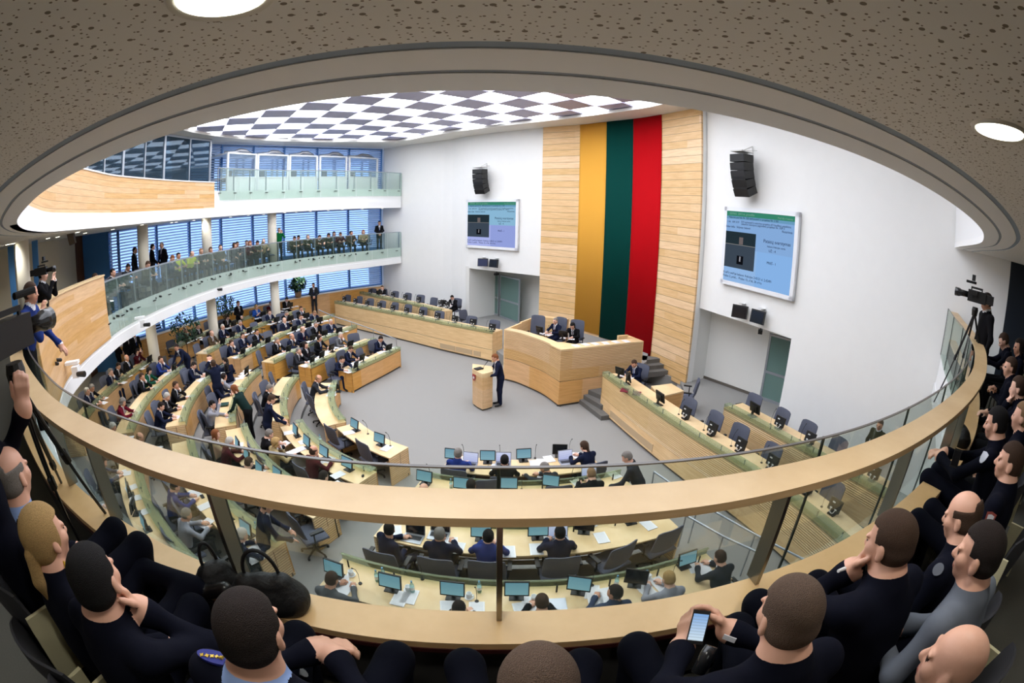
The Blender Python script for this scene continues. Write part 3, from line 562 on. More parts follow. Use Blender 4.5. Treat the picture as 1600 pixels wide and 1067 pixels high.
# left walls
LW = [Vector((-16.3, 13.9)), Vector((-17.6, 13.3)), Vector((-17.3, 12.6)), Vector((-15.2, 10.2)), Vector((-13.6, 7.5)), Vector((-13.2, 4.5)), Vector((-12.6, 1))]
BLUEW = M('wall_blue', (78, 140, 204), .7)
for z0, z1 in ((0, 3.3), (4.0, 6.6)):
    struct(MB().ribbon(LW[:2], offset(LW[:2], -.2), z0, z1).obj('wall_blue', BLUEW)); struct(MB().ribbon(LW[2:], offset(LW[2:], -.2), z0, z1).obj('wall_left', W_BEIGE))
    struct(MB().ribbon([LW[1], LW[2]], [LW[1]+Vector((-.2, 0)), LW[2]+Vector((-.2, 0))], z0, z1).obj('door_%d' % (4 if z0 else 5), M('door_brown', (96, 58, 30), .5)))
for x in (14, 52):
    p = atD(x, 420, 13.2); q = atD(x+9, 420, 13.15); b = MB(); b.bar((p.x, p.y, 5.2), (q.x, q.y, 5.2), .05, 2.4); struct(b.obj('wall_blue_stripe', BLUEW))
# columns
COLM = M('column_cream', (228, 222, 206), .7)
for i, (x, y, Dd) in enumerate(((232.5, 492, 18.9), (328.5, 462, 21.4), (428, 438, 24.2))):
    p = atD(x, y, Dd)
    for z0, z1 in ((0, 3.3), (4.0, 6.6)):
        b = MB(); b.lathe([(.235, z0), (.235, z1)], (p.x, p.y, 0), 28); struct(b.obj('column', COLM, None, True))
p = atD(37, 430, 12.4); b = MB(); b.lathe([(.2, 4), (.2, 6.6)], (p.x, p.y, 0), 28); struct(b.obj('column', COLM, None, True))

b = MB(); b.ribbon([Vector(p) for p in ((-9.2, 29.4), (-5, 28.6), (3, 25.6), (8.6, 19), (12, 10), (11.6, 4.8))], [Vector(p) for p in ((-9.2, 29.7), (-5, 28.9), (3.2, 25.9), (8.9, 19.2), (12.3, 10), (11.9, 4.8))], -.2, 10.8); struct(b.obj('wall_light_block_back', W_WHITE))  # unseen backing shell added to stop sky light leaking into the recess
b = MB(); b.ribbon([Vector(p) for p in ((-16.9, 14.5), (-19.6, 14.2), (-18.4, 6.5), (-13.4, .5))], [Vector(p) for p in ((-17.1, 14.8), (-19.9, 14.5), (-18.7, 6.4), (-13.7, .4))], -.2, 10.8); struct(b.obj('wall_light_block_left', W_BEIGE))  # shell added out of view, keeps blue sky light off the left hallway
# ------------------------------------------------------------------ galleries
def vc(x0, x1, y=400, n=60):      # stretch of the void edge between two picture columns (bearings), left part of the oval
    return sub(VC, azd(x0, y), azd(x1, y), n)
def idx_of(p): return min(range(len(VC)), key=lambda i: (VC[i]-Vector(p)).length)
iN = idx_of((-6.2, 3.45)); FAR = VC[iN:]; iL = idx_of((-10.35, 8.4)); iU = idx_of(hit_az(FAR, azd(336.5, 300))[1]); iW = idx_of((-7.4, 4.35))
def off(line, d):     # d > 0: away from the hall
    t = offset(line, .1); c = Vector((-2, 13)); m = min(len(line)//2, len(line)-1)
    return offset(line, d) if (t[m]-c).length > (line[m]-c).length else offset(line, -d)
OUT2 = [p+(p-Vector((-2, 13))).normalized()*(3.6 if p.y > 11 and p.x < 0 else (5.0 if p.x < 6 else 3.4)) for p in VC]
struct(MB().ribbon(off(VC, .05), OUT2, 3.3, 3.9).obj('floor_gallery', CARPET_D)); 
struct(MB().ribbon(off(VC, .04), OUT2, 3.16, 3.31).obj('ceiling_gallery_lower', W_WHITE))
struct(MB().ribbon(off(VC, .0), off(VC, .09), 3.14, 3.43).obj('trim_1', W_FASC)); struct(MB().ribbon(off(VC, .03), off(VC, .10), 3.43, 4.06).obj('trim_2', W_FASC))
# far gallery: posts, metal handrail, glass panels and clips
def railing(name, line, z0, zt, label, glass_bottom, post_step=1.12, gm=None):
    r = thing(name, label, 'railing', (line[0].x, line[0].y, z0)); L0 = Vector(r.location); 
    def fin(o): o.matrix_parent_inverse = Matrix.Translation(-L0); return o
    tot = arclen(line)[-1]; n = max(1, round(tot/post_step)); ins = off(line, .09); gl = off(line, -.035)
    fin(MB().ribbon(off(line, .04), off(line, .12), zt-.04, zt).obj('handrail', ALU, r))
    for i in range(n+1):
        p, t = along(ins, tot*i/n*.999); b = MB(); b.bar((p.x, p.y, (z0+zt)/2), (p.x+t.x*.03, p.y+t.y*.03, (z0+zt)/2), .05, zt-z0); fin(b.obj('post', ALU, r))
        q, t = along(gl, tot*i/n*.98); b = MB(); b.box((q.x, q.y, z0-.10), (.16, .05, .03), rz=math.atan2(t.y, t.x)); fin(b.obj('clip', STEEL_D, r))
    for i in range(n):
        a = [along(gl, tot*(i+(k+.06)/4.1)/n)[0] for k in range(5)]; fin(MB().ribbon(a, off(a, .012), glass_bottom, zt-.03).obj('glass_panel', gm or CLEARG, r))
    return r
lf = VC[iL+1:]; railing('gallery_railing', lf, 4.0, 5.0, 'long glass and steel railing along the far curved spectator gallery', 3.55, gm=glass('glass_gallery', (150, 190, 180), alpha=.03, tint=(240, 246, 243)))
# timber parapet of the gallery at the left
pw = VC[iW-3:iL+2]
struct(MB().ribbon(off(pw, -.02), off(pw, .12), 3.52, 5.16).obj('wall_parapet_lower', PARQ)); struct(MB().ribbon(off(pw, -.05), off(pw, .2), 5.16, 5.2).obj('trim_3', MAPLE_T))
# upper gallery
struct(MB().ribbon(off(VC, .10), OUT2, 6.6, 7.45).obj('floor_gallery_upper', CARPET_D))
zl = [6.62]*len(VC)
struct(MB().ribbon(off(VC[idx_of((-5.5,3)):], .0), off(VC[idx_of((-5.5,3)):], .12), 6.42, 6.80).obj('trim_4', W_FASC)); struct(MB().ribbon(off(VC[iU:], .02), off(VC[iU:], .12), 6.80, 7.50).obj('trim_5', W_FASC))
struct(MB().ribbon(off(VC[:idx_of((-5.5,3))+1], .0), off(VC[:idx_of((-5.5,3))+1], .12), 6.44, 7.5).obj('trim_6', W_FASC))
up = VC[idx_of((-5.5, 3)):iU+1]; struct(MB().ribbon(off(up, .03), off(up, .15), 6.80, 7.84).obj('wall_parapet_upper', wood('maple_parapet', (226, 184, 130), plank=.16, line=.006, var=.06, joints=2.2)))
struct(MB().ribbon(off(up, .0), off(up, .18), 7.84, 7.88).obj('trim_7', W_FASC))
railing('gallery_railing', VC[iU+1:], 7.5, 8.5, 'glass and steel railing in front of the interpreters booths on the top gallery', 7.1)
# soffit over the near gallery: band, strips coloured as groove shade, perforated ceiling
SOFB = M('soffit_band', (246, 246, 246), .8); nr = VC
dot, t, bs = nt('soffit_perforated'); N = t.nodes.new; L = t.links.new
tc = N('ShaderNodeTexCoord'); prev = None
cols = lin((240, 239, 236))+(1,)
for sc, th, rnd in ((15, .105, 1), (36, .095, 1), (23, .085, 1)):
    v = N('ShaderNodeTexVoronoi'); v.voronoi_dimensions = '2D'; v.inputs['Scale'].default_value = sc; v.inputs['Randomness'].default_value = .65; L(tc.outputs['Object'], v.inputs['Vector'])
    lt = N('ShaderNodeMath'); lt.operation = 'LESS_THAN'; lt.inputs[1].default_value = th; L(v.outputs['Distance'], lt.inputs[0])
    wn = N('ShaderNodeSeparateColor'); L(v.outputs['Color'], wn.inputs[0]); g2 = N('ShaderNodeMath'); g2.operation = 'GREATER_THAN'; g2.inputs[1].default_value = .3; L(wn.outputs[0], g2.inputs[0])
    ml = N('ShaderNodeMath'); ml.operation = 'MULTIPLY'; L(lt.outputs[0], ml.inputs[0]); L(g2.outputs[0], ml.inputs[1])
    if prev is None: prev = ml.outputs[0]
    else:
        mxx = N('ShaderNodeMath'); mxx.operation = 'MAXIMUM'; L(prev, mxx.inputs[0]); L(ml.outputs[0], mxx.inputs[1]); prev = mxx.outputs[0]
mx = N('ShaderNodeMix'); mx.data_type = 'RGBA'; L(prev, mx.inputs[0]); mx.inputs[6].default_value = cols; mx.inputs[7].default_value = lin((136, 127, 114))+(1,); L(mx.outputs[2], bs.inputs['Base Color']); bs.inputs['Roughness'].default_value = .9
def band(name, d0, d1, z, mt, th=.1): return struct(MB().ribbon(off(nr, d0), off(nr, d1), z, z+th).obj(name, mt))
band('ceiling_band', -.005, .20, 6.42, SOFB); band('ceiling_band', .235, .42, 6.42, SOFB); band('ceiling_shade_strip', .19, .24, 6.424, M('soffit_groove_shade', (150, 160, 172), .8)); band('ceiling_shade_strip', .41, .48, 6.424, M('soffit_gap_shade', (150, 166, 184), .8))  # nearly flush strips, the shade of the gaps put into their blue-grey colour
far_o = [Vector((a.x, a.y)) for a in OUT2]
struct(MB().ribbon(off(nr, .475), far_o, 6.42, 6.6).obj('ceiling_perforated', dot))
# near gallery: timber handrail, blade posts, glass, ledge
iw = iW-3; near = VC[:iw+1]
hr = struct(MB().ribbon(off(near, .09), off(near, .275), 5.013, 5.05).obj('trim_handrail', RAILW))
led = MB().ribbon(off(near, .155), off(near, .345), 4.41, 4.45).obj('trim_ledge', wood('ledge_wood', (228, 190, 138), rough=.3)); struct(led)
struct(MB().ribbon(off(near, .335), off(near, .35), 4.385, 4.412).obj('trim_8', M('ledge_edge_dark', (64, 22, 22), .4)))
struct(MB().ribbon(off(near, .16), off(near, .30), 3.98, 4.41).obj('wall_parapet_near', M('front_dark', (52, 50, 48), .8)))
gr = thing('balcony_glazing', 'curved glass screen with steel posts under the near timber handrail', 'railing', (near[40].x, near[40].y, 4.0)); g0 = Vector(gr.location)
def fin(o): o.matrix_parent_inverse = Matrix.Translation(-g0); return o
jx = [(1488, 500), (1516, 560), (1495, 600), (1424, 640), (1283, 700), (780.6, 745), (325, 705), (133, 640), (58, 590), (41, 555)]
ja = [azd(*p) for p in jx]; gcut = [idx_of(hit_az(VC, a)[1]) if hit_az(VC, a) else 0 for a in ja]
gcut = sorted(set([0, 8, 16, 24, 36, 46]+[idx_of(hit_az(VC, azd(x, y))[1]) for x, y in ((1424, 640), (1283, 700), (780.6, 745), (325, 705), (133, 640))]+[iw-14, iw-6, iw]))
NG = glass('glass_balcony', (196, 214, 204), alpha=.02, tint=(242, 247, 243)); EDGE = M('glass_edge_dark', (30, 40, 38), .3)
for a, c in zip(gcut, gcut[1:]):
    if c-a < 1: continue
    seg = VC[a:c+1]; 
    fin(MB().ribbon(seg, off(seg, .012), 4.05, 5.09).obj('glass_panel', NG, gr)); fin(MB().ribbon(off(seg, -.002), off(seg, .014), 5.09, 5.096).obj('glass_edge', M('glass_edge', (96, 92, 88), .3), gr))
    p = seg[0]; b = MB(); b.box((p.x, p.y, 4.58), (.012, .012, 1.03)); fin(b.obj('glass_joint', EDGE, gr))
struct(MB().ribbon(off(near, .02), off(near, .15), 4.02, 4.09).obj('trim_9', M('glass_channel', (214, 224, 224), .5)))
for (x0, y0), (x1, y1) in (((780.7, 825), (779.6, 974)), ((336, 773), (378, 900)), ((1226, 774), (1176, 907)), ((140, 690), (180, 805)), ((1419, 702), (1386, 793)), ((1489, 657), (1468, 727)), ((1512, 615), (1500, 665)), ((86, 650), (100, 735))):
    a = azd((x0+x1)/2, (y0+y1)/2); h = hit_az(off(VC, .17), a)
    if not h: continue
    p, t = h[1], h[2]; n = Vector((-t.y, t.x)); b = MB(); b.box((p.x, p.y, (4.45+5.013)/2), (.022, .088, .563), rz=math.atan2(t.y, t.x)); 
    o = b.obj('balcony_post', STEEL); tag(o, {780.7: 'brushed steel blade post at the centre of the near handrail', 336: 'steel blade post beside the black bags on the ledge', 1226: 'steel blade post right of the empty lower chairs, behind phone user', 140: 'steel blade post beyond the seated blonde woman', 1419: 'steel blade post left of the hands holding a dark phone', 1489: 'steel blade post next to the black pouch on the ledge', 1512: 'farthest visible steel blade post toward the right wall', 86: 'steel blade post behind the tripod legs at left'}[x0], 'post', 'blade posts under the near handrail')
# booths of the interpreters on the top gallery
BF = M('booth_frame', (228, 231, 234), .5); BP = M('booth_panel', (232, 238, 238), .5); BG = glass('glass_booth', (200, 214, 226), alpha=.10, tint=(240, 246, 250))
bl = off(FAR, 1.35)
bx = [((354.7, 400), 'nearest the smoked corner glazing'), ((402, 450), 'second from the timber parapet end'), ((452, 495.5), 'third, just right of the dark gap'), ((499, 541.5), 'fourth from the timber parapet end'), ((545, 589.5), 'nearest the white back wall')]
for (xa, xb), ds in bx:
    p, q = hit_az(bl, azd(xa, 265)), hit_az(bl, azd(xb, 265)); p, q = p[1], q[1]; d = (q-p).normalized(); n = Vector((d.y, -d.x)); n = n if n.dot(p-Vector((-2, 13))) > 0 else -n; Lh = (q-p).length
    r = thing('interpreter_booth', 'pale interpreter booth with glass front on top gallery, '+ds, 'booth', (p.x, p.y, 7.45), math.atan2(d.y, d.x), 'interpreter booths on the top gallery'); H = 1.98; sgn = 1 if Vector((-d.y, d.x)).dot(n) > 0 else -1; D = 1.5*sgn
    b = MB()
    for u in (0.03, Lh-.03):
        for v in (0, D): b.box((u, v, H/2), (.11, .09, H))
    for z in (.03, .82, H): b.box((Lh/2, 0, z), (Lh, .07, .07)); b.box((0.03, D/2, z), (.06, abs(D), .06)); b.box((Lh-.03, D/2, z), (.06, abs(D), .06))
    b.box((Lh/2, D/2, H+.03), (Lh, abs(D), .04)); b.obj('frame', BF, r); b = MB(); b.box((Lh/2, 0, .42), (Lh-.1, .03, .76)); b.obj('panel', BP, r)
    b = MB(); b.box((Lh/2, 0, 1.4), (Lh-.1, .012, 1.1)); b.obj('pane', BG, r)
    b = MB(); b.box((Lh/2, D*.35, .8), (Lh-.2, .5, .04)); b.obj('desk', BLACK, r); b = MB(); b.box((Lh*.4, D*.5, 1.0), (.34, .05, .5)); b.box((Lh*.4, D*.5+.2*sgn, .75), (.4, .4, .07)); b.obj('chair', GREYF, r)
    b = MB(); b.tube([(Lh*.15, D*.4, H+.13), (Lh*.45, D*.3, H+.15), (Lh*.62, D*.35, H+.26), (Lh*.8, D*.3, H+.24), (Lh*1.0, D*.3, H+.12)], [.07, .08, .11, .11, .07], 10); b.obj('duct', M('foil_duct', (176, 178, 184), .35, .8, bump=.8, bscale=60), r, True)
# smoked corner glazing behind the upper timber parapet
gz = off(FAR, 1.9); gx = [329, 296, 257, 226, 193, 163, 137, 115]
for i, (x0, x1) in enumerate(zip(gx, gx[1:])):
    p, q = hit_az(gz, azd(x0, 260))[1], hit_az(gz, azd(x1, 260))[1]; d = (q-p).normalized(); w = .13 if i % 2 == 0 else .06
    b = MB(); b.bar((p.x, p.y, 8.8), (p.x+d.x*w, p.y+d.y*w, 8.8), .08, 2.66); b.bar((p.x, p.y, 7.5), (q.x, q.y, 7.5), .06, .1); b.bar((p.x, p.y, 10.08), (q.x, q.y, 10.08), .06, .1)
    o = struct(b.obj('window_%d' % (60+i), ALU)); g = MB(); g.bar((p.x, p.y, 8.8), (q.x, q.y, 8.8), .012, 2.6); g.obj('window_glass', glass('glass_corner', (90, 116, 136), alpha=.25, tint=(160, 186, 204), rough=.01, refl=.9), o)
b = MB(); b.ribbon([hit_az(off(FAR, 5.0), azd(x, 260))[1] for x in (335, 250, 180, 110)], [hit_az(off(FAR, 5.2), azd(x, 260))[1] for x in (335, 250, 180, 110)], 7.5, 10.1)
struct(b.obj('wall_left_upper', M('wall_teal', (60, 92, 110), .8)))
# downlights
def downlight(p, rr, label, en, grp, z=6.42):
    r = thing('downlight', label, 'ceiling light', (p.x, p.y, z), 0, grp)
    b = MB(); b.lathe([(rr, -.004), (rr*1.16, -.012), (rr*1.2, .0), (rr*1.2, .01)], n=28); b.obj('rim', M('rim_white', (236, 234, 226), .4), r, True)
    b = MB(); b.lathe([(rr*.98, -.008), (rr*.55, -.016), (rr*.5, -.012)], n=28); b.obj('diffuser', emis('lamp_warm', (255, 250, 226), 7), r, True)
    if en:
        l = bpy.data.lights.new('lamp', 'SPOT'); l.energy = en; l.color = (1, .98, .92); l.spot_size = 2.6; l.spot_blend = .8; l.shadow_soft_size = .1; o = put('lamp', l, r); o.location = (0, 0, -.04)
downlight(at(1562, 203, 6.42), .088, 'large glowing round downlight in the perforated ceiling, at right', 34, 'round downlights in gallery ceilings'); downlight(at(345, -9, 6.42), .088, 'round downlight in the perforated ceiling cut by the upper frame edge', 34, 'round downlights in gallery ceilings')
for x, y, w in ((20, 382, 'lower of the pair above the blue stripe'), (12, 378, 'leftmost under the upper gallery'), (75, 374, 'above the far-left round column'), (90, 368, 'in the back line above the beige wall'), (121, 365, 'nearest the hanging wall speaker'), (133, 360, 'behind the hanging wall speaker'), (176, 356, 'above the brown gallery door'), (222, 349, 'just above the near round column'), (268, 344, 'left of the middle round column'), (275, 342, 'beside another, left of middle column'), (303, 340, 'just before the middle round column'), (318, 337, 'above the middle round column')):
    a = azd(x, y); p = hit_az(off(FAR, .75 if y % 2 else 1.7), a)[1]; downlight(p, .09, 'small downlight under upper gallery, '+w, 0 if int(x) % 2 else 25, 'round downlights in gallery ceilings')
for i, x in enumerate((360, 388, 412, 445, 463, 485, 513, 535, 566, 597)):
    a = azd(x, 330); p = hit_az(off(FAR, .75 if i % 2 else 1.7), a)[1]; downlight(p, .09, 'small downlight over the spectators, %s lamp right of middle column' % ('first second third fourth fifth sixth seventh eighth ninth tenth'.split()[i]), 25 if i % 3 == 0 else 0, 'round downlights in gallery ceilings')
for x, y in ((200, 560), (320, 480), (470, 440), (150, 640)):
    a = azd(x, y); p = hit_az(off(FAR, 1.6), a)[1]; l = bpy.data.lights.new('lamp_under_gallery', 'POINT'); l.energy = 30; l.color = (1, .95, .85); l.shadow_soft_size = .2; o = put('lamp_under_gallery', l); o.location = (p.x, p.y, 2.95)
for x, y, w in ((-2.6, -.7, 'behind the seated blonde woman'), (.2, -1.6, 'behind the viewpoint'), (3.0, -.6, 'behind the bald man at right')): downlight(Vector((x, y)), .088, 'added unseen round downlight in the perforated ceiling '+w, 34, 'round downlights in gallery ceilings')  # unseen lamps added to brighten the near soffit by bounce
# enclosing shell behind the camera
sh = MB(); sh.ribbon([Vector((-12.6, 1)), Vector((-9, -3.5)), Vector((0, -4.5)), Vector((8, -3)), Vector((11.3, 2.2)), Vector((10.6, 4.9))], [Vector((-12.9, .8)), Vector((-9.2, -3.8)), Vector((0, -4.8)), Vector((8.2, -3.3)), Vector((11.6, 2.1)), Vector((10.9, 4.9))], 0, 10.2)
struct(sh.obj('wall_front', W_BEIGE))
b = MB(); b.bar((9.93, 5.34, 5.2), (11.5, 2.6, 5.2), .1, 2.6); struct(b.obj('door_6', M('door_navy', (16, 30, 44), .6)))
# ------------------------------------------------------------------ desks
HC = Vector((CX, CY))
def away(line, d, c=HC):
    o = offset(line, .1); m = len(line)//2; return offset(line, d if (o[m]-c).length > (line[m]-c).length else -d)
def desk(line, zf, label, depth=.62, h=.75, glass_=True, front=None, ends=None, c=HC, group=None, tall=None, vent=None, name='curved_desk', lip=.10, shelf=.20):
    """line: plan of the front edge; zf floor behind; tall: floor level in front when the front panel reaches lower"""
    r = thing(name, label, 'desk', (line[0].x, line[0].y, zf), 0, group); L0 = Vector(r.location)
    def fin(o): o.matrix_parent_inverse = Matrix.Translation(-L0); return o
    z = zf+h; zb = tall if tall is not None else zf; a = lambda d: away(line, d, c)
    fin(MB().ribbon(a(.05), a(.09), zb, zb+.08).obj('plinth', PLINTH, r)); fr = front or MAPLE_O
    if tall is not None:
        fin(MB().ribbon(a(0), a(.03), zb+.08, zb+.52).obj('lower_panel', MAPLE, r)); fin(MB().ribbon(a(0), a(.03), zb+.535, z-.03).obj('front_panel', fr, r))
        fin(MB().ribbon(a(.012), a(.03), zb+.52, zb+.535).obj('shadow_gap', BLACK, r))
    else: fin(MB().ribbon(a(0), a(.03), zb+.08, z-.03).obj('front_panel', fr, r))
    fin(MB().ribbon(a(-.004), a(depth), z-.03, z).obj('top', MAPLE_T, r)); f, k = line, a(depth)
    for i in (0, -1):
        p, q = f[i], k[i]; t = (f[1]-f[0]).normalized() if i == 0 else (f[-2]-f[-1]).normalized(); b = MB(); u = t*.02
        b.bar((p.x+u.x, p.y+u.y, (zb+z-.03)/2), (q.x+u.x, q.y+u.y, (zb+z-.03)/2), .04, z-.03-zb); fin(b.obj('side_panel', ends or fr, r))
    fin(MB().ribbon(a(.30), a(.315), zf+.38, z-.03).obj('modesty_panel', M('maple_dark', (110, 66, 40), .6), r))
    if glass_:
        g = MB(); g.ribbon(a(-.01), a(shelf), z+lip-.012, z+lip); fin(g.obj('glass_shelf', GREENG, r)); fin(MB().ribbon(a(-.012), a(.0), z-.05, z+lip-.014).obj('glass_front', GREENG, r))
        tot = arclen(line)[-1]; n = max(2, round(tot/.8))
        for i in range(n+1):
            p, t = along(a(.13), tot*(i+.25)/(n+.5)); b = MB(); b.tube([(p.x, p.y, z), (p.x, p.y, z+lip+.01)], .014, 6); fin(b.obj('shelf_pin', STEEL_D, r))
    if vent:
        for v0, v1 in vent:
            aL = azd(*v0); aR = azd(*v1); seg = sub(line, aL, aR, 6) if hit_az(line, aL) and hit_az(line, aR) else None
            if seg:
                o = away(seg, -.012, c); b = MB().ribbon(o, away(seg, 0, c), zb+.13, zb+.36); w = b.obj('vent_grille', M('vent_mesh', (196, 170, 136), .6), r); fin(w)
                for zz in (.12, .35): b = MB(); b.ribbon(away(seg, -.02, c), away(seg, -.01, c), zb+zz, zb+zz+.02); fin(b.obj('vent_frame', MAPLE_T, r))
    return r
ORD = ['', 'front', 'second', 'third', 'fourth', 'fifth', 'sixth']
gd = 'curved tiered desks of the members'
for k in range(1, 7):
    s1 = spline(S1[k], 6)
    desk(s1, T(k), 'curved maple desk with green glass ledge, %s row of the far sector by the windows' % ORD[k], group=gd)
    a1 = {1: 219.5, 2: 213.5, 3: 214.5, 4: 213, 5: 214.5, 6: 213}[k]
    desk(arc(rad(k)+(.25, .3, .3, .25, .35, .45)[k-1], {1: 187, 2: 185.6, 3: 184.8, 4: 184, 5: 187.5, 6: 184.5}[k], a1), T(k), 'curved maple desk with green glass ledge, %s row of the left sector under the gallery' % ORD[k], group=gd, ends=MAPLE_R)
    if 1 < k < 6: desk(arc(rad(k), {2: 217, 3: 216, 4: 219, 5: 219}[k], {2: 246, 3: 247.5, 4: 248.6, 5: 247}[k]), T(k), 'curved maple desk, %s row of the sector at lower left behind the glass' % ORD[k], group=gd, ends=MAPLE_R)
desk(arc(5.3, 221.5, 243.5), 0, 'short curved maple desk with two monitors and two empty chairs, open floor before it', glass_=False, front=MAPLE_R, ends=MAPLE_R, depth=.66)
desk(arc(5.15, 255.5, 290.5), 0, 'long curved maple desk facing the speaker, first row of the near centre', glass_=False, front=MAPLE_R, group=gd, depth=.7)
desk(arc(6.45, 254.5, 291), T(2), 'curved desk of second near-centre row, mostly hidden by the timber handrail', group=gd, front=MAPLE_R, shelf=.03, lip=.13)
desk(arc(8.05, 255.3, 290), T(3), 'curved maple desk with open laptops, third row of the near centre', group=gd, depth=.7, front=MAPLE_R, shelf=.03, lip=.13)
desk(arc(9.6, 255, 289), T(4), 'curved maple desk with upright glass edge, nearest row just below the balcony ledge', group=gd, depth=.72, front=MAPLE_R, shelf=.03, lip=.13)
LC = Vector((-6, 14)); RC = Vector((-2, 9))
desk(LROW, PLAT, 'long tall maple desk row with black monitors along the left of the podium', h=.80, c=LC, tall=0, front=MAPLE, vent=[((688, 546), (711, 556)), ((712, 556), (738, 565)), ((740, 566), (751, 569))], depth=.7, name='tall_desk')
L2 = spline([at(x, y, 1.40).to_2d() for x, y in ((690, 487), (640, 475), (600, 466.5), (562, 458))], 5)
desk(L2, .6, 'rear maple desk row against the white wall beyond the long left desk', h=.80, c=LC, front=MAPLE, depth=.65, name='tall_desk')
desk(RROW[:-1], PLAT, 'long tall ribbed maple desk row running toward the viewer on the right', h=.80, c=RC, tall=0, front=MAPLE_R, vent=[((952, 662), (1018, 712))], depth=.78, name='tall_desk')
R2 = spline([at(x, y, 1.40).to_2d() for x, y in ((1131.6, 636), (1211, 679), (1274.6, 714), (1322.6, 742), (1386, 777.6))], 5)
desk(R2, .6, 'rear ribbed maple desk row nearer the right white wall', h=.80, c=RC, front=MAPLE_R, depth=.75, name='tall_desk', tall=PLAT)
struct(MB().ribbon(away(R2, .25, RC), away(R2, 2.2, RC), PLAT-.1, .6).obj('floor_step_right', CARPET)); struct(MB().ribbon(away(L2, .2, LC), away(L2, 1.6, LC), PLAT-.1, .6).obj('floor_step_left', CARPET))
# president's podium
pf = spline([(-.26, 16.62), (.12, 16.35), (.43, 16.02), (1.05, 15.2), (1.52, 14.19)], 5); PR = thing('podium_desk', 'high curved maple podium of the chair below the flag', 'podium desk', (0.5, 16, 0)); PL0 = Vector(PR.location)
def pfin(o, l=None):
    o.matrix_parent_inverse = Matrix.Translation(-PL0)
    if l: o['label'] = l
    return o
side = [Vector((1.52, 14.19)), Vector((4.45, 15.40))]; pc = Vector((-3, 10)); wz = 1.92
MAPW = wood('maple_fluted', (224, 184, 130), plank=.62, line=0, var=.04, ribs=.055)
for ln, cc_ in ((pf, Vector((-3, 12))), (side, Vector((5, 8)))):
    aw = lambda d: away(ln, d, cc_)
    pfin(MB().ribbon(aw(.06), aw(.1), 0, .08).obj('plinth', PLINTH, PR)); pfin(MB().ribbon(aw(.0), aw(.05), .08, .85).obj('lower_panel', MAPLE_O, PR)); pfin(MB().ribbon(aw(.014), aw(.05), .85, .87).obj('shadow_gap', BLACK, PR))
    pfin(MB().ribbon(aw(0), aw(.05), .87, wz-.04).obj('front_panel', MAPW, PR)); pfin(MB().ribbon(aw(-.005), aw(.32 if ln is pf else .45), wz-.04, wz).obj('ledge', MAPLE_T, PR))
    pfin(MB().ribbon(aw(.28), aw(.92), 1.62, 1.65).obj('desktop', MAPLE_T, PR)) if ln is pf else None
b = MB(); b.prism([(1.52, 14.18), (1.22, 14.72), (1.30, 15.05), (1.62, 15.10), (2.1, 14.85), (1.95, 14.36)], wz-.04, wz+.001); pfin(b.obj('ledge_corner', MAPLE_T, PR))
b = MB(); b.bar((-.26, 16.64, .98), (.32, 17.75, .98), .08, 1.88); b.bar((.32, 17.75, 1.3), (1.1, 19.1, 1.3), .08, 1.3); pfin(b.obj('side_panel', MAPLE, PR))
b = MB(); b.bar((4.45, 15.42, 1.0), (4.1, 16.15, 1.0), .12, 1.84); b.bar((4.1, 16.15, 1.4), (3.7, 16.0, 1.4), .1, 1.1); pfin(b.obj('side_panel', MAPLE, PR))
q0, q1 = at(848, 494, 1.95).to_2d(), at(887, 499, 1.95).to_2d(); b = MB(); b.bar((q0.x, q0.y, 1.4), (q1.x, q1.y, 1.4), .3, 1.1); pfin(b.obj('rear_screen', MAPLE, PR), 'low maple screen behind the chairs')
# lectern
p1, p2, p3 = (at(738.5, 633, 0).to_2d(), at(753.8, 642.5, 0).to_2d(), at(769.5, 638, 0).to_2d()); lt = thing('lectern', 'free-standing maple lectern with a small red shield, open grey floor around', 'lectern', (p2.x, p2.y, 0)); LL = Vector(lt.location)
bk = (p1+p3)/2+((p1+p3)/2-p2).normalized()*.42; poly = [p1, p1.lerp(p2, .5)+(p2-bk).normalized()*.05, p2+(p2-bk).normalized()*.01, p2.lerp(p3, .5)+(p2-bk).normalized()*.03, p3, p3+(bk-p2)*.62, p1+(bk-p2)*.62]
ce = sum(poly, Vector((0, 0)))/7; shr = lambda f: [ce+(p-ce)*f for p in poly]; lf_ = lambda o: setattr(o, 'matrix_parent_inverse', Matrix.Translation(-LL))
lf_(MB().prism(shr(.9), 0, .07).obj('plinth', PLINTH, lt)); lf_(MB().prism(poly, .07, 1.10).obj('body', wood('lectern_ribbed', (232, 192, 140), plank=.9, line=0, var=.04, ribs=.04, z0=-.2), lt)); lf_(MB().prism(shr(1.02), 1.10, 1.24).obj('top', MAPLE_T, lt))
sc_ = poly[0].lerp(poly[2], .28); dn = (poly[2]-poly[0]).normalized(); nn = Vector((dn.y, -dn.x)); nn = nn if nn.dot(sc_-ce) > 0 else -nn; sc_ = sc_+nn*.035
def shield(w, h, push, pts):
    vs = [(sc_.x+dn.x*u*w+nn.x*pp, sc_.y+dn.y*u*w+nn.y*pp, 1.0+v*h) for pp in (0, push) for u, v in pts]; n = len(pts)
    return MB().add(vs, [tuple(range(n)), tuple(range(2*n-1, n-1, -1))]+[(i, (i+1) % n, n+(i+1) % n, n+i) for i in range(n)])
o = shield(.16, .2, .02, [(-.5, .5), (.5, .5), (.5, -.1), (.3, -.38), (0, -.52), (-.3, -.38), (-.5, -.1)]).obj('shield', M('shield_red', (150, 24, 34), .4), lt); lf_(o); o['label'] = 'red shield emblem'
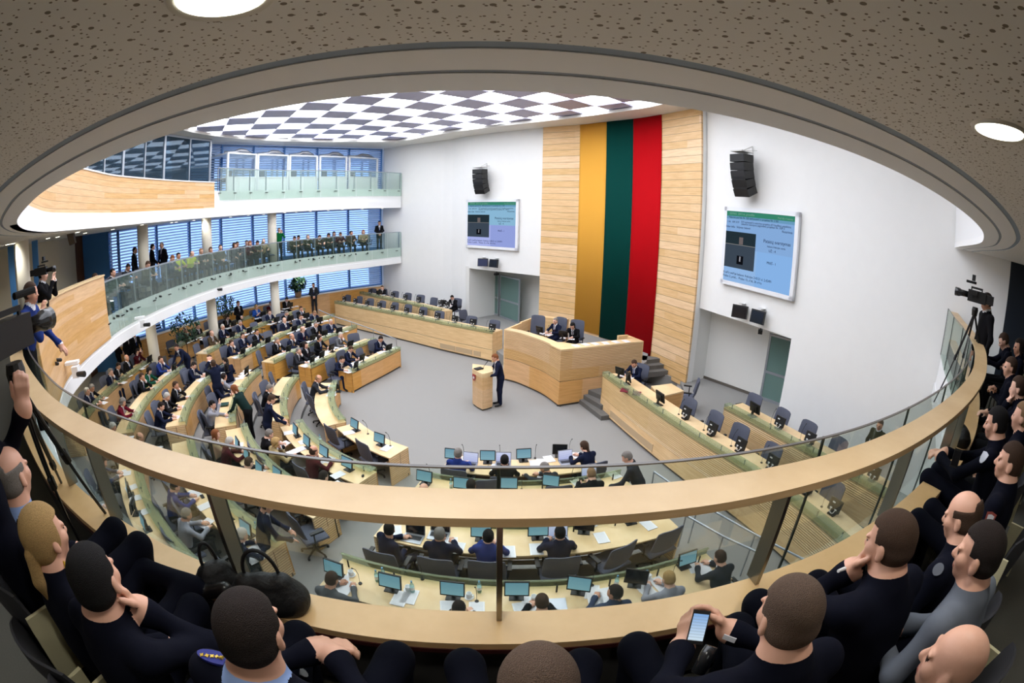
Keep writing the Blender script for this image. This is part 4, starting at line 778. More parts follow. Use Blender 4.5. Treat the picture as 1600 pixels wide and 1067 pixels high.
o = shield(.16, .2, .026, [(-.28, .1), (-.05, .12), (.0, .34), (.1, .36), (.12, .16), (.3, .2), (.34, .02), (.2, -.02), (.24, -.26), (.14, -.1), (-.06, -.1), (-.2, -.28), (-.16, -.04), (-.34, -.06)]).obj('rider_emblem', M('emblem_white', (230, 226, 224), .4), lt); lf_(o); o['label'] = 'white horse rider emblem'
b = MB(); m_ = ce; b.tube([(m_.x, m_.y, 1.24), (m_.x+.05, m_.y+.02, 1.36), (m_.x+.16, m_.y+.07, 1.5)], [.006, .005, .012], 6); b.box((m_.x-.12, m_.y+.05, 1.26), (.26, .18, .03), rz=.7); o = b.obj('microphone', BLACK, lt); lf_(o)
# small table
tq = [at(1017.5, 603, 1.2).to_2d(), at(1049, 599, 1.2).to_2d(), at(1068.7, 610.7, 1.2).to_2d(), at(1031, 620, 1.2).to_2d()]; tb = thing('side_table', 'small square maple table beside the writing man on the right', 'table', (tq[3].x, tq[3].y, PLAT)); TL = Vector(tb.location)
def tfin(o): o.matrix_parent_inverse = Matrix.Translation(-TL)
tfin(MB().prism(tq, 1.16, 1.2).obj('top', MAPLE_T, tb)); tfin(MB().ribbon([tq[0], tq[3]], [tq[0]+Vector((.03, 0)), tq[3]+Vector((.03, 0))], PLAT, 1.16).obj('side_panel', MAPLE_O, tb)); tfin(MB().ribbon([tq[3], tq[2]], [tq[3]+Vector((0, .03)), tq[2]+Vector((0, .03))], PLAT, 1.16).obj('front_panel', MAPLE_O, tb))
# ------------------------------------------------------------------ chairs and desk things (prototypes)
def curved_pad(w, z0, z1, y0, y1, depth, th, n=8, m=6, rnd=.05):
    """upright pad, hollow towards +Y"""
    b = MB(); F, K = [], []
    for j in range(m+1):
        v = j/m; z = z0+(z1-z0)*v; yc = y0+(y1-y0)*v; ww = w/2*(1-.05*abs(2*v-1)**5-.04*v)
        r, k = [], []
        for i in range(n+1):
            u = 2*i/n-1; x = u*ww; y = yc+depth*u*u; e = th*(1-.7*max(abs(u), abs(2*v-1))**6); zz = z-(rnd*.6*u**6 if v > .99 else -rnd*.6*u**6 if v < .01 else 0)
            r.append((x, y+e/2, zz)); k.append((x, y-e/2, zz))
        F.append(r); K.append(k)
    b.grid(F); b.grid([r[::-1] for r in K]); b.grid([F[-1], K[-1]]); b.grid([K[0], F[0]]); b.grid([[r[0] for r in K], [r[0] for r in F]]); b.grid([[r[-1] for r in F], [r[-1] for r in K]]); return b
def make_chair(name, top=1.03, w=.58):
    r = thing(name, 'x', 'chair'); o = curved_pad(w, .52, top, -.24, -.34, .05, .07).obj('backrest', GREYF, r, True)
    b = MB(); b.box((0, 0, .44), (w, .48, .03)); rows = []
    for j in range(7):
        v = 2*j/6-1; rows.append([((2*i/6-1)*w/2*(1-.06*v**4), v*.24, .50-.035*max(abs(2*i/6-1), abs(v))**5) for i in range(7)])
    b.grid(rows); bot = [[(x, y, .455) for x, y, z in q] for q in rows]; b.grid(bot[::-1]); b.grid([rows[0], bot[0]]); b.grid([bot[-1], rows[-1]]); b.grid([[q[0] for q in bot], [q[0] for q in rows]]); b.grid([[q[-1] for q in rows], [q[-1] for q in bot]]); b.obj('seat', GREYF, r, True)
    b = MB(); b.tube([(0, 0, .08), (0, 0, .43)], [.03, .022], 8); b.obj('column', STEEL_D, r)
    b = MB()
    for i in range(5): a = i*2*PI/5+.3; b.tube([(0, 0, .09), (.27*math.cos(a), .27*math.sin(a), .06)], [.03, .016], 6); b.lathe([(.001, 0), (.026, .004), (.026, .046), (.001, .05)], (.27*math.cos(a), .27*math.sin(a), 0), 8)
    b.obj('base', BLACK, r)
    for g in (-1, 1):
        b = MB(); b.tube([(g*w*.52, -.06, .44), (g*w*.57, -.06, .66)], .016, 6); b.box((g*w*.57, 0, .675), (.07, .26, .03)); b.obj('armrest', BLACK, r)
    return r
CH = make_chair('office_chair'); CHT = make_chair('executive_chair', 1.28, .58)
def chair(p, z, rz, label, group='grey swivel chairs of the hall', proto=None): return place(proto or CH, (p[0], p[1], z), rz, label, group, 'chair')
def scr_mat(name, c0, c1, k=3.2):
    m = bpy.data.materials.new(name); m.use_nodes = True; t = m.node_tree; t.nodes.clear(); N = t.nodes.new; L = t.links.new
    o = N('ShaderNodeOutputMaterial'); e = N('ShaderNodeEmission'); tc = N('ShaderNodeTexCoord'); s = N('ShaderNodeSeparateXYZ'); L(tc.outputs['Generated'], s.inputs[0])
    w = N('ShaderNodeMath'); w.operation = 'FRACT'; q = N('ShaderNodeMath'); q.operation = 'MULTIPLY'; q.inputs[1].default_value = 9; L(s.outputs['Z'], q.inputs[0]); L(q.outputs[0], w.inputs[0])
    lt = N('ShaderNodeMath'); lt.operation = 'LESS_THAN'; lt.inputs[1].default_value = .28; L(w.outputs[0], lt.inputs[0]); r = N('ShaderNodeValToRGB'); L(s.outputs['Z'], r.inputs[0]); r.color_ramp.elements[0].color = lin(c0)+(1,); r.color_ramp.elements[1].color = lin(c1)+(1,)
    mx = N('ShaderNodeMix'); mx.data_type = 'RGBA'; f = N('ShaderNodeMath'); f.operation = 'MULTIPLY'; f.inputs[1].default_value = .35; L(lt.outputs[0], f.inputs[0]); L(f.outputs[0], mx.inputs[0]); L(r.outputs[0], mx.inputs[6]); mx.inputs[7].default_value = lin(tuple(v*.6 for v in c0))+(1,)
    L(mx.outputs[2], e.inputs[0]); e.inputs[1].default_value = k; L(e.outputs[0], o.inputs[0]); return m
SCR = scr_mat('screen_blue', (142, 186, 200), (118, 164, 184), .85); SCR2 = scr_mat('screen_lilac', (176, 184, 226), (206, 212, 240), 1.0); OFFS = M('screen_dark', (24, 26, 32), .15)
def make_monitor(mt, w=.335, h=.235):
    r = thing('monitor', 'x', 'monitor'); R = Matrix.Rotation(-.22, 3, 'X'); c = Vector((0, 0, .20))
    b = MB(); b.box(c, (w, .03, h), mx=R); b.box(c+R @ Vector((0, .03, 0)), (w*.6, .035, h*.6), mx=R); b.obj('housing', BLACK, r)
    b = MB(); b.box(c+R @ Vector((0, -.0165, .004)), (w-.03, .002, h-.035), mx=R); b.obj('screen', mt, r)
    b = MB(); b.box((0, .03, .008), (.2, .16, .016)); b.bar((0, .05, .01), (0, .045, .18), .06, .03); b.obj('stand', BLACK, r); return r
MON, MOFF = make_monitor(SCR), make_monitor(OFFS)
def make_black():
    r = thing('monitor', 'x', 'monitor'); b = MB(); b.box((0, 0, .2), (.30, .05, .25), tilt=.2); b.obj('housing', BLACK, r); b = MB(); b.box((0, -.03, .205), (.26, .004, .2), tilt=.2); b.obj('screen', OFFS, r)
    b = MB(); b.tube([(-.06, .05, .13), (-.04, .08, .07), (0, .07, .05), (.05, .08, .07), (.06, .05, .13)], .009, 5); b.obj('cable', M('connector_white', (220, 220, 220), .5), r)
    for xx, zz, ww in ((-.06, .14, .05), (.06, .14, .05), (.03, .27, .06)): b = MB(); b.box((xx, .042, zz), (ww, .02, .022)); b.obj('connector', MATS['connector_white'], r)
    b = MB(); b.box((0, .02, .02), (.16, .14, .03)); b.box((0, .01, .07), (.05, .04, .12)); b.obj('stand', BLACK, r); return r
MBLK = make_black()
def make_mic():
    r = thing('microphone', 'x', 'microphone'); b = MB(); b.lathe([(.03, 0), (.03, .015), (.01, .02)], n=8); b.obj('base', BLACK, r); b = MB(); b.tube([(0, 0, .02), (0, 0, .2), (0, -.04, .32), (0, -.09, .38)], .005, 5); b.obj('gooseneck', STEEL_D, r); b = MB(); b.tube([(0, -.085, .375), (0, -.12, .41)], [.008, .012], 6); b.obj('head', BLACK, r); return r
MIC = make_mic()
def make_laptop(mt):
    r = thing('laptop', 'x', 'laptop'); b = MB(); b.box((0, 0, .009), (.34, .24, .016)); b.obj('base', M('laptop_silver', (178, 182, 190), .35, .7), r); b = MB(); b.box((0, .02, .0185), (.28, .11, .003)); b.obj('keyboard', M('keys_dark', (40, 40, 44), .6), r)
    b = MB(); b.box((0, .155, .125), (.34, .012, .23), tilt=-.22); b.obj('lid', MATS['laptop_silver'], r); b = MB(); b.box((0, .147, .125), (.315, .004, .205), tilt=-.22); b.obj('screen', mt, r); return r
LAP, LAPB = make_laptop(SCR2), make_laptop(OFFS)
def make_bottle():
    r = thing('water_bottle', 'x', 'bottle'); b = MB(); b.lathe([(.03, 0), (.033, .02), (.033, .13), (.028, .16), (.012, .19), (.012, .205)], n=10); b.obj('bottle_body', glass('bottle_glass', (200, 226, 224), alpha=.25, tint=(214, 236, 232)), r, True); b = MB(); b.lathe([(.014, .2), (.014, .225)], n=8); b.obj('cap', M('cap_blue', (90, 150, 190), .5), r); b = MB(); b.lathe([(.0338, .06), (.0338, .11)], n=10); b.obj('bottle_label', PAPER, r); return r
BOT = make_bottle()
def make_mug():
    r = thing('mug', 'x', 'mug'); b = MB(); b.lathe([(.035, 0), (.04, .01), (.042, .085), (.036, .085), (.034, .02)], n=12); b.obj('cup', M('china', (236, 238, 240), .3), r, True); b = MB(); b.tube([(.04, 0, .07), (.066, 0, .06), (.066, 0, .035), (.04, 0, .022)], .006, 5); b.obj('handle', MATS['china'], r); b = MB(); b.lathe([(.05, 0), (.07, .008)], n=12); b.obj('saucer', MATS['china'], r); return r
MUG = make_mug()
pm = MB(); pm.add([(-.105, -.148, 0), (.105, -.148, 0), (.105, .148, 0), (-.105, .148, 0), (-.105, -.148, .004), (.105, -.148, .004), (.105, .148, .004), (-.105, .148, .004)], [(3, 2, 1, 0), (4, 5, 6, 7), (0, 1, 5, 4), (1, 2, 6, 5), (2, 3, 7, 6), (3, 0, 4, 7)])
def textpaper():
    m, t, b = nt('paper_printed'); N = t.nodes.new; L = t.links.new; tc = N('ShaderNodeTexCoord'); s = N('ShaderNodeSeparateXYZ'); L(tc.outputs['Object'], s.inputs[0]); q = N('ShaderNodeMath'); q.operation = 'SINE'; k = N('ShaderNodeMath'); k.operation = 'MULTIPLY'; k.inputs[1].default_value = 420; L(s.outputs['Y'], k.inputs[0]); L(k.outputs[0], q.inputs[0])
    g = N('ShaderNodeMath'); g.operation = 'GREATER_THAN'; g.inputs[1].default_value = .4; L(q.outputs[0], g.inputs[0]); a = N('ShaderNodeMath'); a.operation = 'ABSOLUTE'; L(s.outputs['X'], a.inputs[0]); l2 = N('ShaderNodeMath'); l2.operation = 'LESS_THAN'; l2.inputs[1].default_value = .085; L(a.outputs[0], l2.inputs[0]); mu = N('ShaderNodeMath'); mu.operation = 'MULTIPLY'; L(g.outputs[0], mu.inputs[0]); L(l2.outputs[0], mu.inputs[1])
    mx = N('ShaderNodeMix'); mx.data_type = 'RGBA'; L(mu.outputs[0], mx.inputs[0]); mx.inputs[6].default_value = lin((240, 240, 243))+(1,); mx.inputs[7].default_value = lin((196, 198, 206))+(1,); L(mx.outputs[2], b.inputs['Base Color']); return m
PAPERM = pm.mesh('document', textpaper())
def doc(p, z, rz, label, group='papers on the desks'):
    o = put('document', PAPERM); o.location = (p[0], p[1], z); o.rotation_euler = (0, 0, rz); return tag(o, label, 'document', group)
# ------------------------------------------------------------------ people in the hall
CLO = {k: M('cloth_'+k, c, .9, spec=.12) for k, c in dict(navy=(24, 30, 52), black=(20, 20, 23), char=(46, 48, 54), grey=(92, 94, 98), brown=(78, 64, 48), blue=(38, 56, 118), royal=(40, 84, 168), green=(22, 76, 58), red=(96, 16, 34), olive=(64, 62, 44), lgrey=(150, 152, 162), beige=(156, 142, 112), white=(226, 228, 232), dgreen=(24, 44, 42), hivis=(196, 210, 60), kgreen=(22, 120, 62), jeans=(70, 100, 146), slate=(58, 68, 92), wine=(70, 18, 28), check=(168, 150, 110), police=(10, 12, 25), pshirt=(150, 176, 226), gsweat=(104, 110, 120)).items()}
POSES = dict(A=seated(.32, 0, .55), B=seated(.10, 0, .12), C=seated(.24, 0, .2, 'chin', 'desk'), D=seated(-.08, 0, .05, 'lap', 'lap'), E=seated(.02, .3, .1, 'fold', 'fold'), F=seated(.2, -.35, .3, 'desk', 'up'), G=seated(.12, .7, .15, 'desk', 'lap'), H=seated(.12, -.7, .15, 'lap', 'desk'), L=seated(.55, .3, .5, 'reach', 'desk'),
             S=standing(.03, 0, .1), T=standing(0, 0, .2, 'front', 'front'), U=standing(.75, .2, .4, 'desk', 'desk'), V=standing(.22, 0, .5, 'lectern', 'lectern'), W=standing(.5, 0, .6, 'desk', 'down'), X=standing(.05, 0, .05, 'camera', 'camera'), Y=standing(.1, 0, -.1, 'raise', 'raise'), Z=standing(.3, 0, .7, 'desk', 'desk'), Q=standing(.3, 0, .1, 'desk', ((.2, .34, 1.14), (.06, .36, 1.38))))
BMESH, HMESH = {}, {}
def bmesh_for(p, open_=True, h=None):
    k = (p, open_)
    if k not in BMESH: BMESH[k] = person(POSES[p], h or .0185, 'person', open_=open_)
    return BMESH[k]
def hmesh_for(p, kind):
    k = (p, kind)
    if k not in HMESH: HMESH[k] = hair_mesh(POSES[p]['H'], rotm(*POSES[p]['hr']), kind, h=.012)
    return HMESH[k]
SHADES = [M('skin_b', (214, 158, 130), .5), M('skin_c', (232, 184, 160), .5), PM[1]]
NP = [0]
def setmat(o, i, m): s = o.material_slots[i]; s.link = 'OBJECT'; s.material = m
def human(p, loc, rz, suit, hk, hc, label, group=None, open_=True, trou=None, tie=None, shirt=None, sc=1.0):
    o = put('person', bmesh_for(p, open_)); NP[0] += 1; o.location = loc; o.rotation_euler = (0, 0, rz); o.scale = (sc,)*3
    setmat(o, 0, CLO[suit]); setmat(o, 1, SHADES[NP[0] % 3]); setmat(o, 3, CLO[trou or (suit if suit in ('navy', 'black', 'char', 'grey') else 'black')])
    if tie or NP[0] % 3 == 0: setmat(o, 5, CLO[tie or 'blue'])
    if shirt: setmat(o, 2, CLO[shirt])
    if hk:
        h = put('hair', hmesh_for(p, hk), o); setmat(h, 0, HAIRM[hc])
    return tag(o, label, 'person', group)
def face(p, c=HC): d = Vector(c)-Vector((p[0], p[1])); return math.atan2(-d.x, d.y)
def rot(v, a): return Vector((v[0]*math.cos(a)-v[1]*math.sin(a), v[0]*math.sin(a)+v[1]*math.cos(a)))
def headloc(p, x, y, zf, tgt=HC, sc=1.0, turn=0):
    Hh = POSES[p]['H']; q = at(x, y, zf+Hh[2]*sc); rz = face(q, tgt)+turn; o = rot((Hh[0]*sc, Hh[1]*sc), rz); return Vector((q.x-o.x, q.y-o.y, zf)), rz
def seat_kit(loc, rz, label, mon=True, docs=1, dist=.80, mproto=None, proto=None, dz=.75, mic=0):
    f = rot((0, 1), rz); chair(loc-Vector((0, 0, 0)), loc.z, rz, 'chair of the '+label, proto=proto)
    s = rot((1, 0), rz); z = loc.z+dz
    if mon: q = loc.to_2d()+f*dist+s*.12; place(mproto or MOFF, (q.x, q.y, z), rz, 'monitor of the '+label, 'monitors on the desks', 'monitor')
    for i in range(docs): q = loc.to_2d()+f*(dist-.24+.06*(i % 2))+s*(-.12, .17, -.40, .42)[i]; doc(q, z+.001+.002*i, rz+random.uniform(-.5, .5), ('paper of ', 'second paper of ', 'third paper of ', 'fourth paper of ')[i]+label)
    if mic: q = loc.to_2d()+f*(dist+.02)-s*.25; place(MIC, (q.x, q.y, z), rz, 'microphone of the '+label, 'gooseneck microphones on the desks', 'microphone')
GM = 'members seated at the curved desks'
MPS = [ # px, py, row, pose, suit, hair kind, hair colour, label, extra turn
 (534.8,561.3,1,'L','navy','short','dark','man in navy leaning over the inner end of the foremost far desk',-.5), (548.2,545.5,1,'A','navy','short','brown','brown-haired man reading papers at the foremost far desk',0), (595,529.7,1,'A','navy','short','dark','man in dark suit at right end of foremost far desk',0),
 (466.5,548,2,'C','char','short','grey','grey-haired man at inner end of second far desk',0), (477.5,539.4,2,'D','black','long','dark','long-haired woman in black on the second far desk',0), (499.4,528.5,2,'G','black','short','dark','dark bearded man holding papers on the second far desk',0), (532.3,523.6,2,'C','grey','short','white','white-haired man resting forehead on hand, second far desk',0),
 (433,532,3,'C','black','short','grey','man in black, hand on cheek, inner end of third far desk',0), (456.3,526,3,'C','navy','bald','grey','balding man rubbing his face on the third far desk',.2), (473,514.5,3,'G','navy','bald','fair','bald man with red lapel stripe, middle of third far desk',0), (493.3,507.2,3,'B','black','short','grey','man looking up, fourth along the third far desk',0), (517.2,502.9,3,'B','navy','short','white','white-haired man in navy at right end of third far desk',0),
 (361.7,536,4,'C','navy','short','brown','man hiding face in hand at inner end of fourth far desk',.2), (379.4,524.5,4,'B','navy','short','dark','second man from the inner end of fourth far desk',0), (401.4,518.7,4,'B','black','short','dark','man with grey tie, third along the fourth far desk',0), (444.6,500.4,4,'D','navy','bald','grey','bald man leaning back, middle of fourth far desk',0), (470,495.5,4,'B','navy','short','brown','man with light blue shirt on the fourth far desk',0), (492,489.4,4,'A','navy','short','fair','man bending to papers, right end of fourth far desk',0),
 (330.9,521,5,'B','brown','bald','fair','bald man in brown jacket at inner end of fifth far desk',0), (348,511,5,'B','navy','short','white','white-haired man in navy, second on fifth far desk',0), (375.5,504.5,5,'B','navy','short','grey','grey-haired man, third on the fifth far desk',0), (421.3,488.2,5,'B','navy','short','brown','man in navy right of empty chair, fifth far desk',0), (448,489.5,5,'L','black','short','grey','man slumped forward on the fifth far desk',0), (470.5,482.3,5,'C','black','short','brown','man in black at right end of fifth far desk',0),
 (289.6,515.8,6,'C','black','bald','white','bald man, hand at chin, inner end of back window desk',0), (309.2,509.9,6,'D','black','short','dark','man in open black jacket leaning back, back window desk',0), (333.5,499.4,6,'A','black','short','dark','man reading white sheet beside the middle round column',0), (355.8,496.1,6,'A','black','short','brown','man lowering his head at the back window desk',0), (400.5,480,6,'E','royal','bob','blond','blond person in bright blue at the back window desk',0), (423.3,474.5,6,'C','wine','short','brown','man in dark red beside the far round column',0), (448.2,467.9,6,'A','black','short','black','black-haired man at right end of the back window desk',0),
 (136.3,611.6,6,'B','navy','short','white','white-haired man closest to camera, outermost left desk',0), (143.6,606,6,'A','black','short','grey','grey-haired man second on the outermost left desk',0), (172.8,581.3,6,'C','navy','short','grey','man with hand on mouth, middle of outermost left desk',0), (185.2,571.7,6,'A','black','short','dark','man bending over phone on the outermost left desk',0), (198.1,559.4,6,'D','black','bald','white','bald man in open-neck white shirt, outermost left desk',0), (215.6,549.8,6,'F','wine','tail','dark','woman in dark red lifting a phone, outermost left desk',0),
 (192,628,5,'A','red','curly','grey','grey-haired woman in dark red jacket, fifth left desk',0), (221.8,588.6,5,'C','black','short','brown','man, fist on cheek, middle of fifth left desk',0), (233,579.6,5,'A','green','bob','black','black-haired woman in green jacket on fifth left desk',0), (251,561.6,5,'C','blue','short','brown','man in blue suit, chin on hand, fifth left desk',0), (176.4,667.3,5,'A','grey','short','white','white-haired person just above handrail, fifth left desk',0),
 (252,634.8,4,'A','navy','short','dark','man in navy signing papers at near end, fourth left desk',0), (261,619.8,4,'A','black','short','white','white-haired man in black on the fourth left desk',0), (274.5,601.8,4,'C','black','short','brown','man pressing cheek with hand on the fourth left desk',0), (303,571,4,'A','navy','short','dark','man in navy, back turned, far part of fourth left desk',0), (327.8,559.8,4,'B','black','short','brown','man in black at far end of fourth left desk',0), (219,683.7,4,'A','grey','bald','fair','bald person half hidden by handrail, fourth left desk',0),
 (332,632.5,3,'F','lgrey','short','black','man with glasses on phone in blue-grey shirt, third left desk',0), (345,598,3,'A','navy','short','white','pale-haired man in navy on the third left desk',0), (350,589,3,'B','lgrey','tail','dark','dark-haired woman in light top on the third left desk',.8), (352.5,565,3,'G','navy','short','dark','man turned away in navy, far end of third left desk',2.6),
 (421.5,606.8,2,'A','black','short','grey','grey-haired man seated behind the standing navy suit',0), (498,592,1,'A','char','bald','fair','bald man in charcoal suit at the foremost left desk',0),
 (420.7,678.4,2,'A','black','short','grey','grey-haired man in black beside curly woman, lower left',0), (431.2,691.5,2,'C','check','curly','blond','blond curly woman in checked jacket, lower left',0), (490.6,704.6,2,'C','wine','bald','brown','balding man in dark brown supporting head, lower left',0), (505.6,745,2,'A','char','short','dark','man whose head just clears the timber rail, lower left',0),
 (337.4,679,3,'B','beige','bob','auburn','auburn-haired woman in beige behind glass joint',0), (359,690.8,3,'A','wine','short','white','white-haired man in dark suit right of auburn woman',0), (389,723,3,'L','char','short','brown','man leaning low over desk above the timber rail',0),
 (273.8,760,4,'A','blue','short','dark','man in blue suit under the timber rail, lower left',0), (291.6,804.4,4,'A','lgrey','short','grey','grey-haired person in grey beneath the rail, lower left',0), (378,836,4,'A','navy','short','white','white-haired man in navy near the black bags',0),
 (161,722,5,'A','slate','short','brown','man with glasses holding a tablet behind steel post',0), (135,776,5,'A','lgrey','short','grey','person by the ledge under the leftmost steel post',0),
 (716,708.5,1,'B','blue','short','grey','grey-haired man in blue facing laptop, near-centre first row',0), (788.4,719,1,'B','black','short','black','black-haired man behind glass joint, near-centre first row',0), (851,731,1,'L','char','short','grey','grey-haired man leaning left, near-centre first row',.6), (913,697.8,1,'A','navy','pony','brown','woman in navy with ponytail, end of near-centre first row',.3),
 (662.5,765,2,'B','grey','bald','grey','person whose crown shows before lilac screen, second row',0), (736,758,2,'B','char','short','dark','dark-haired person before tilted screen, second row',0), (923.8,740.6,2,'A','black','short','fair','fair-haired man in black, right of second row',0),
 (608.4,826.9,3,'G','navy','short','black','man with glasses in dark sweater typing on open laptop',-.5), (687,834.4,3,'B','navy','short','grey','grey cropped man in navy seen from behind, third row',0), (763,838,3,'B','blue','short','black','black-haired man in bright blue suit left of centre post',0), (874.8,832.5,3,'B','navy','short','black','man in navy with white laptop right of centre post',0),
 (518.4,905.6,4,'A','grey','short','brown','man in grey suit with raised hand, nearest lower row',0), (717,952,4,'A','char','short','dark','person whose crown shows left of centre post, nearest row',0), (846.6,941,4,'A','black','short','brown','brown-haired person left of closed laptop, nearest row',0), (960.5,925.7,4,'G','slate','short','dark','dark cropped man in slate looking left, nearest row',0), (1044.8,904.6,4,'A','lgrey','short','blond','blond person writing in a notebook, nearest row',0), (1125,871.5,4,'A','char','short','brown','man bending over phone at right end, nearest row',0)]
LOWER = {1: 0}
for x, y, k, ps, su, hk, hc, lb, tn in MPS:
    loc, rz = headloc(ps, x, y, T(k), turn=tn*0); rz += tn; h = rot(POSES[ps]['H'][:2], rz); q = at(x, y, T(k)+POSES[ps]['H'][2]); loc = Vector((q.x-h.x, q.y-h.y, T(k)))
    human(ps, loc, rz, su, hk, hc, lb, GM, tie='red' if 'red lapel' in lb else None)
    near_ = loc.y < 12; ctr = face(loc); seat_kit(loc, ctr, lb, mon=not near_, docs=1 if near_ else 4, dist=.82)
STAND = [(275.8,542.5,5,'U','navy','short','dark','man in navy stooping across the aisle between far and left desks',-1.9), (372.2,473.8,6,'T','black','short','brown','man standing with clasped hands before the window sill',0), (241.7,498.7,6,'S','black','short','dark','man in black walking behind the near round column',-1.2), (333,568,4,'Y','navy','short','brown','man in dark blue standing and raising a small camera',2.2),
 (366,608.5,2,'W','dgreen','bob','auburn','woman in dark green dress bending over the third left desk',2.7), (424.5,624,2,'Z','navy','short','brown','heavy man in navy standing over papers, second left desk',0), (489,430.5,6,'T','char','short','dark','suited man standing by the ground-floor blinds',-.3), (979.6,714.4,1,'W','char','short','grey','standing grey-haired man with glasses, right of near-centre rows',.9), (418,790,3,'Z','navy','short','dark','man in navy and white shirt standing below the timber rail',-.6)]
for x, y, k, ps, su, hk, hc, lb, tn in STAND:
    zf = T(k); q = at(x, y, zf+POSES[ps]['H'][2]); rz = face(q)+tn; h = rot(POSES[ps]['H'][:2], rz)
    if 'blinds' in lb: q = atD(x, y, 27.2); zf = q.z-POSES[ps]['H'][2]; zf = .65
    human(ps, Vector((q.x-h.x, q.y-h.y, zf)), rz, su, hk, hc, lb)
# speaker, clerks, presidium
fl_ = at(781, 633, 0); lc_ = Vector((ce.x, ce.y)); human('V', Vector((fl_.x, fl_.y-.02, 0)), face(fl_, lc_), 'navy', 'short', 'auburn', 'man in dark navy suit speaking at the lectern', tie='blue')
for x, y, zf, ps, su, hk, hc, lb, tg, pr in ((867.7,501.7,.9,'B','navy','short','grey','grey-haired man with glasses presiding at the high podium',(-2,14),CHT), (894.6,509.3,.9,'A','black','bob','black','woman in black with short black bob at the high podium',(-1,11),CHT), (990.7,568,PLAT,'A','navy','short','brown','man in navy writing at head of right desk row',(0,10.5),CH),
    (597,449.4,.6,'C','black','short','brown','man in black, hand at face, far end of wall desk',(-6,18),CH), (706.3,465,.6,'A','black','short','dark','man in black at a laptop, podium end of wall desk',(-5.5,19),CH)):
    q = at(x, y, zf+POSES[ps]['H'][2]); rz = face(q, tg); h = rot(POSES[ps]['H'][:2], rz); loc = Vector((q.x-h.x, q.y-h.y, zf)); human(ps, loc, rz, su, hk, hc, lb)
    seat_kit(loc, rz, lb, docs=2, dist=.8, proto=pr, mic=1, dz=.76 if zf > .8 else .80)
for x, y, lb in ((841.8,494,'tall grey chair, empty, at left of the high podium'), (887,500.5,'tall grey chair back between presiding man and woman in black'), (910.8,513,'tall grey chair at right of the woman in black')):
    if 'at left' not in lb: continue
    q = at(x, y, .9+1.24); rz = face(q, (-1, 12)); f = rot((0, 1), rz); place(CHT, (q.x+f.x*.33, q.y+f.y*.33, .9), rz, lb, 'grey swivel chairs of the hall', 'chair')
# empty chairs in the member sectors
for x, y, k, lb in ((394.6,503,5,'empty grey chair, middle of fifth far desk'), (416,517,4,'empty grey chair, middle of fourth far desk'), (550.6,520,2,'empty grey chair at right end of second far desk'), (559,544,1,'empty grey chair at the foremost far desk'), (264.6,531,6,'empty grey chair, inner end of back window desk'), (304,537,5,'empty grey chair at inner end of fifth far desk'), (401,548,3,'empty grey chair at inner end of third far desk'), (512,563,1,'empty grey chair by the aisle, foremost far desk'), (463,484,5,'empty grey chair near right of fifth far desk'),
    (208.8,597,5,'empty grey chair, middle of fifth left desk'), (265,560,5,'empty grey chair at far end of fifth left desk'), (289.5,578,4,'empty grey chair on the fourth left desk'), (240,628,4,'empty grey chair near the aisle end of fourth left desk'), (326,615,3,'empty grey chair on the third left desk behind blue-grey shirt'), (315,643,3,'empty grey chair at near end of third left desk'), (420,582,2,'empty grey chair at far end of second left desk'), (408.8,595,2,'empty grey chair behind the grey-haired man, second left desk'), (400,620,2,'empty grey chair behind the standing heavy man'), (480.3,614,1,'empty grey chair below the bald man, foremost left desk'),
    (511.2,664,1,'empty grey chair at left of the short two-monitor desk'), (561.8,688,1,'empty grey chair at right of the short two-monitor desk'), (253,748,4,'empty grey chair behind the blue suit, lower left'), (268,779,4,'empty grey chair beneath the timber rail, lower left'), (450,800,3,'light blue-grey empty chair under the timber rail'),
    (980,850,3,'empty grey chair right of the man with white laptop'), (1053,826,3,'empty grey chair at right end of the third near row'), (447,760,3,'empty grey chair hidden by the rail beside checked jacket'), (765,748,2,'empty grey chair left of the glass joint, second near row')):
    q = at(x, y, T(k)+1.05); rz = face(q)+(random.uniform(-.35, .35)); f = rot((0, 1), rz); chair((q.x+f.x*.33, q.y+f.y*.33), T(k), rz, lb)
# side rows: chairs, black monitors and microphones
def side_row(chs, mons, zf, zt, tgt, nm, mz=None):
    for i, (x, y) in enumerate(chs):
        q = at(x, y, zf+1.05); rz = face(q, tgt(q)); f = rot((0, 1), rz); chair((q.x+f.x*.33, q.y+f.y*.33), zf, rz+random.uniform(-.15, .15), 'empty grey chair of %s, %s from the podium' % (nm, 'first second third fourth fifth sixth seventh eighth ninth tenth eleventh'.split()[i]))
    for i, (x, y) in enumerate(mons):
        q = at(x, y, zt); rz = face(q, tgt(q)); place(MBLK, (q.x, q.y, zt), rz, 'small black monitor on %s, %s from the podium' % (nm, 'first second third fourth fifth sixth seventh eighth ninth tenth eleventh twelfth'.split()[i]), 'black monitors on the side desks', 'monitor')
        s = rot((1, 0), rz); place(MIC, (q.x+s.x*.3, q.y+s.y*.3, zt), rz, 'thin microphone on %s, %s from the podium' % (nm, 'first second third fourth fifth sixth seventh eighth ninth tenth eleventh twelfth'.split()[i]), 'gooseneck microphones on the desks', 'microphone')
cr = lambda x, y: (500+x*.2249, 420+y*.2249)
tl_ = lambda q: (q.x-5, q.y-8); tr_ = lambda q: (q.x-8, q.y-2.6)
side_row([cr(*p) for p in ((1220, 352), (1065, 325), (840, 290), (722, 262), (618, 244), (527, 230), (440, 218), (357, 203), (280, 188), (200, 178))], [cr(*p) for p in ((1197, 436), (1063, 400), (937, 376), (818, 354), (706, 332), (602, 315), (507, 297), (415, 278), (328, 263), (247, 247), (170, 232))], PLAT, 1.25, tl_, 'the long left desk')
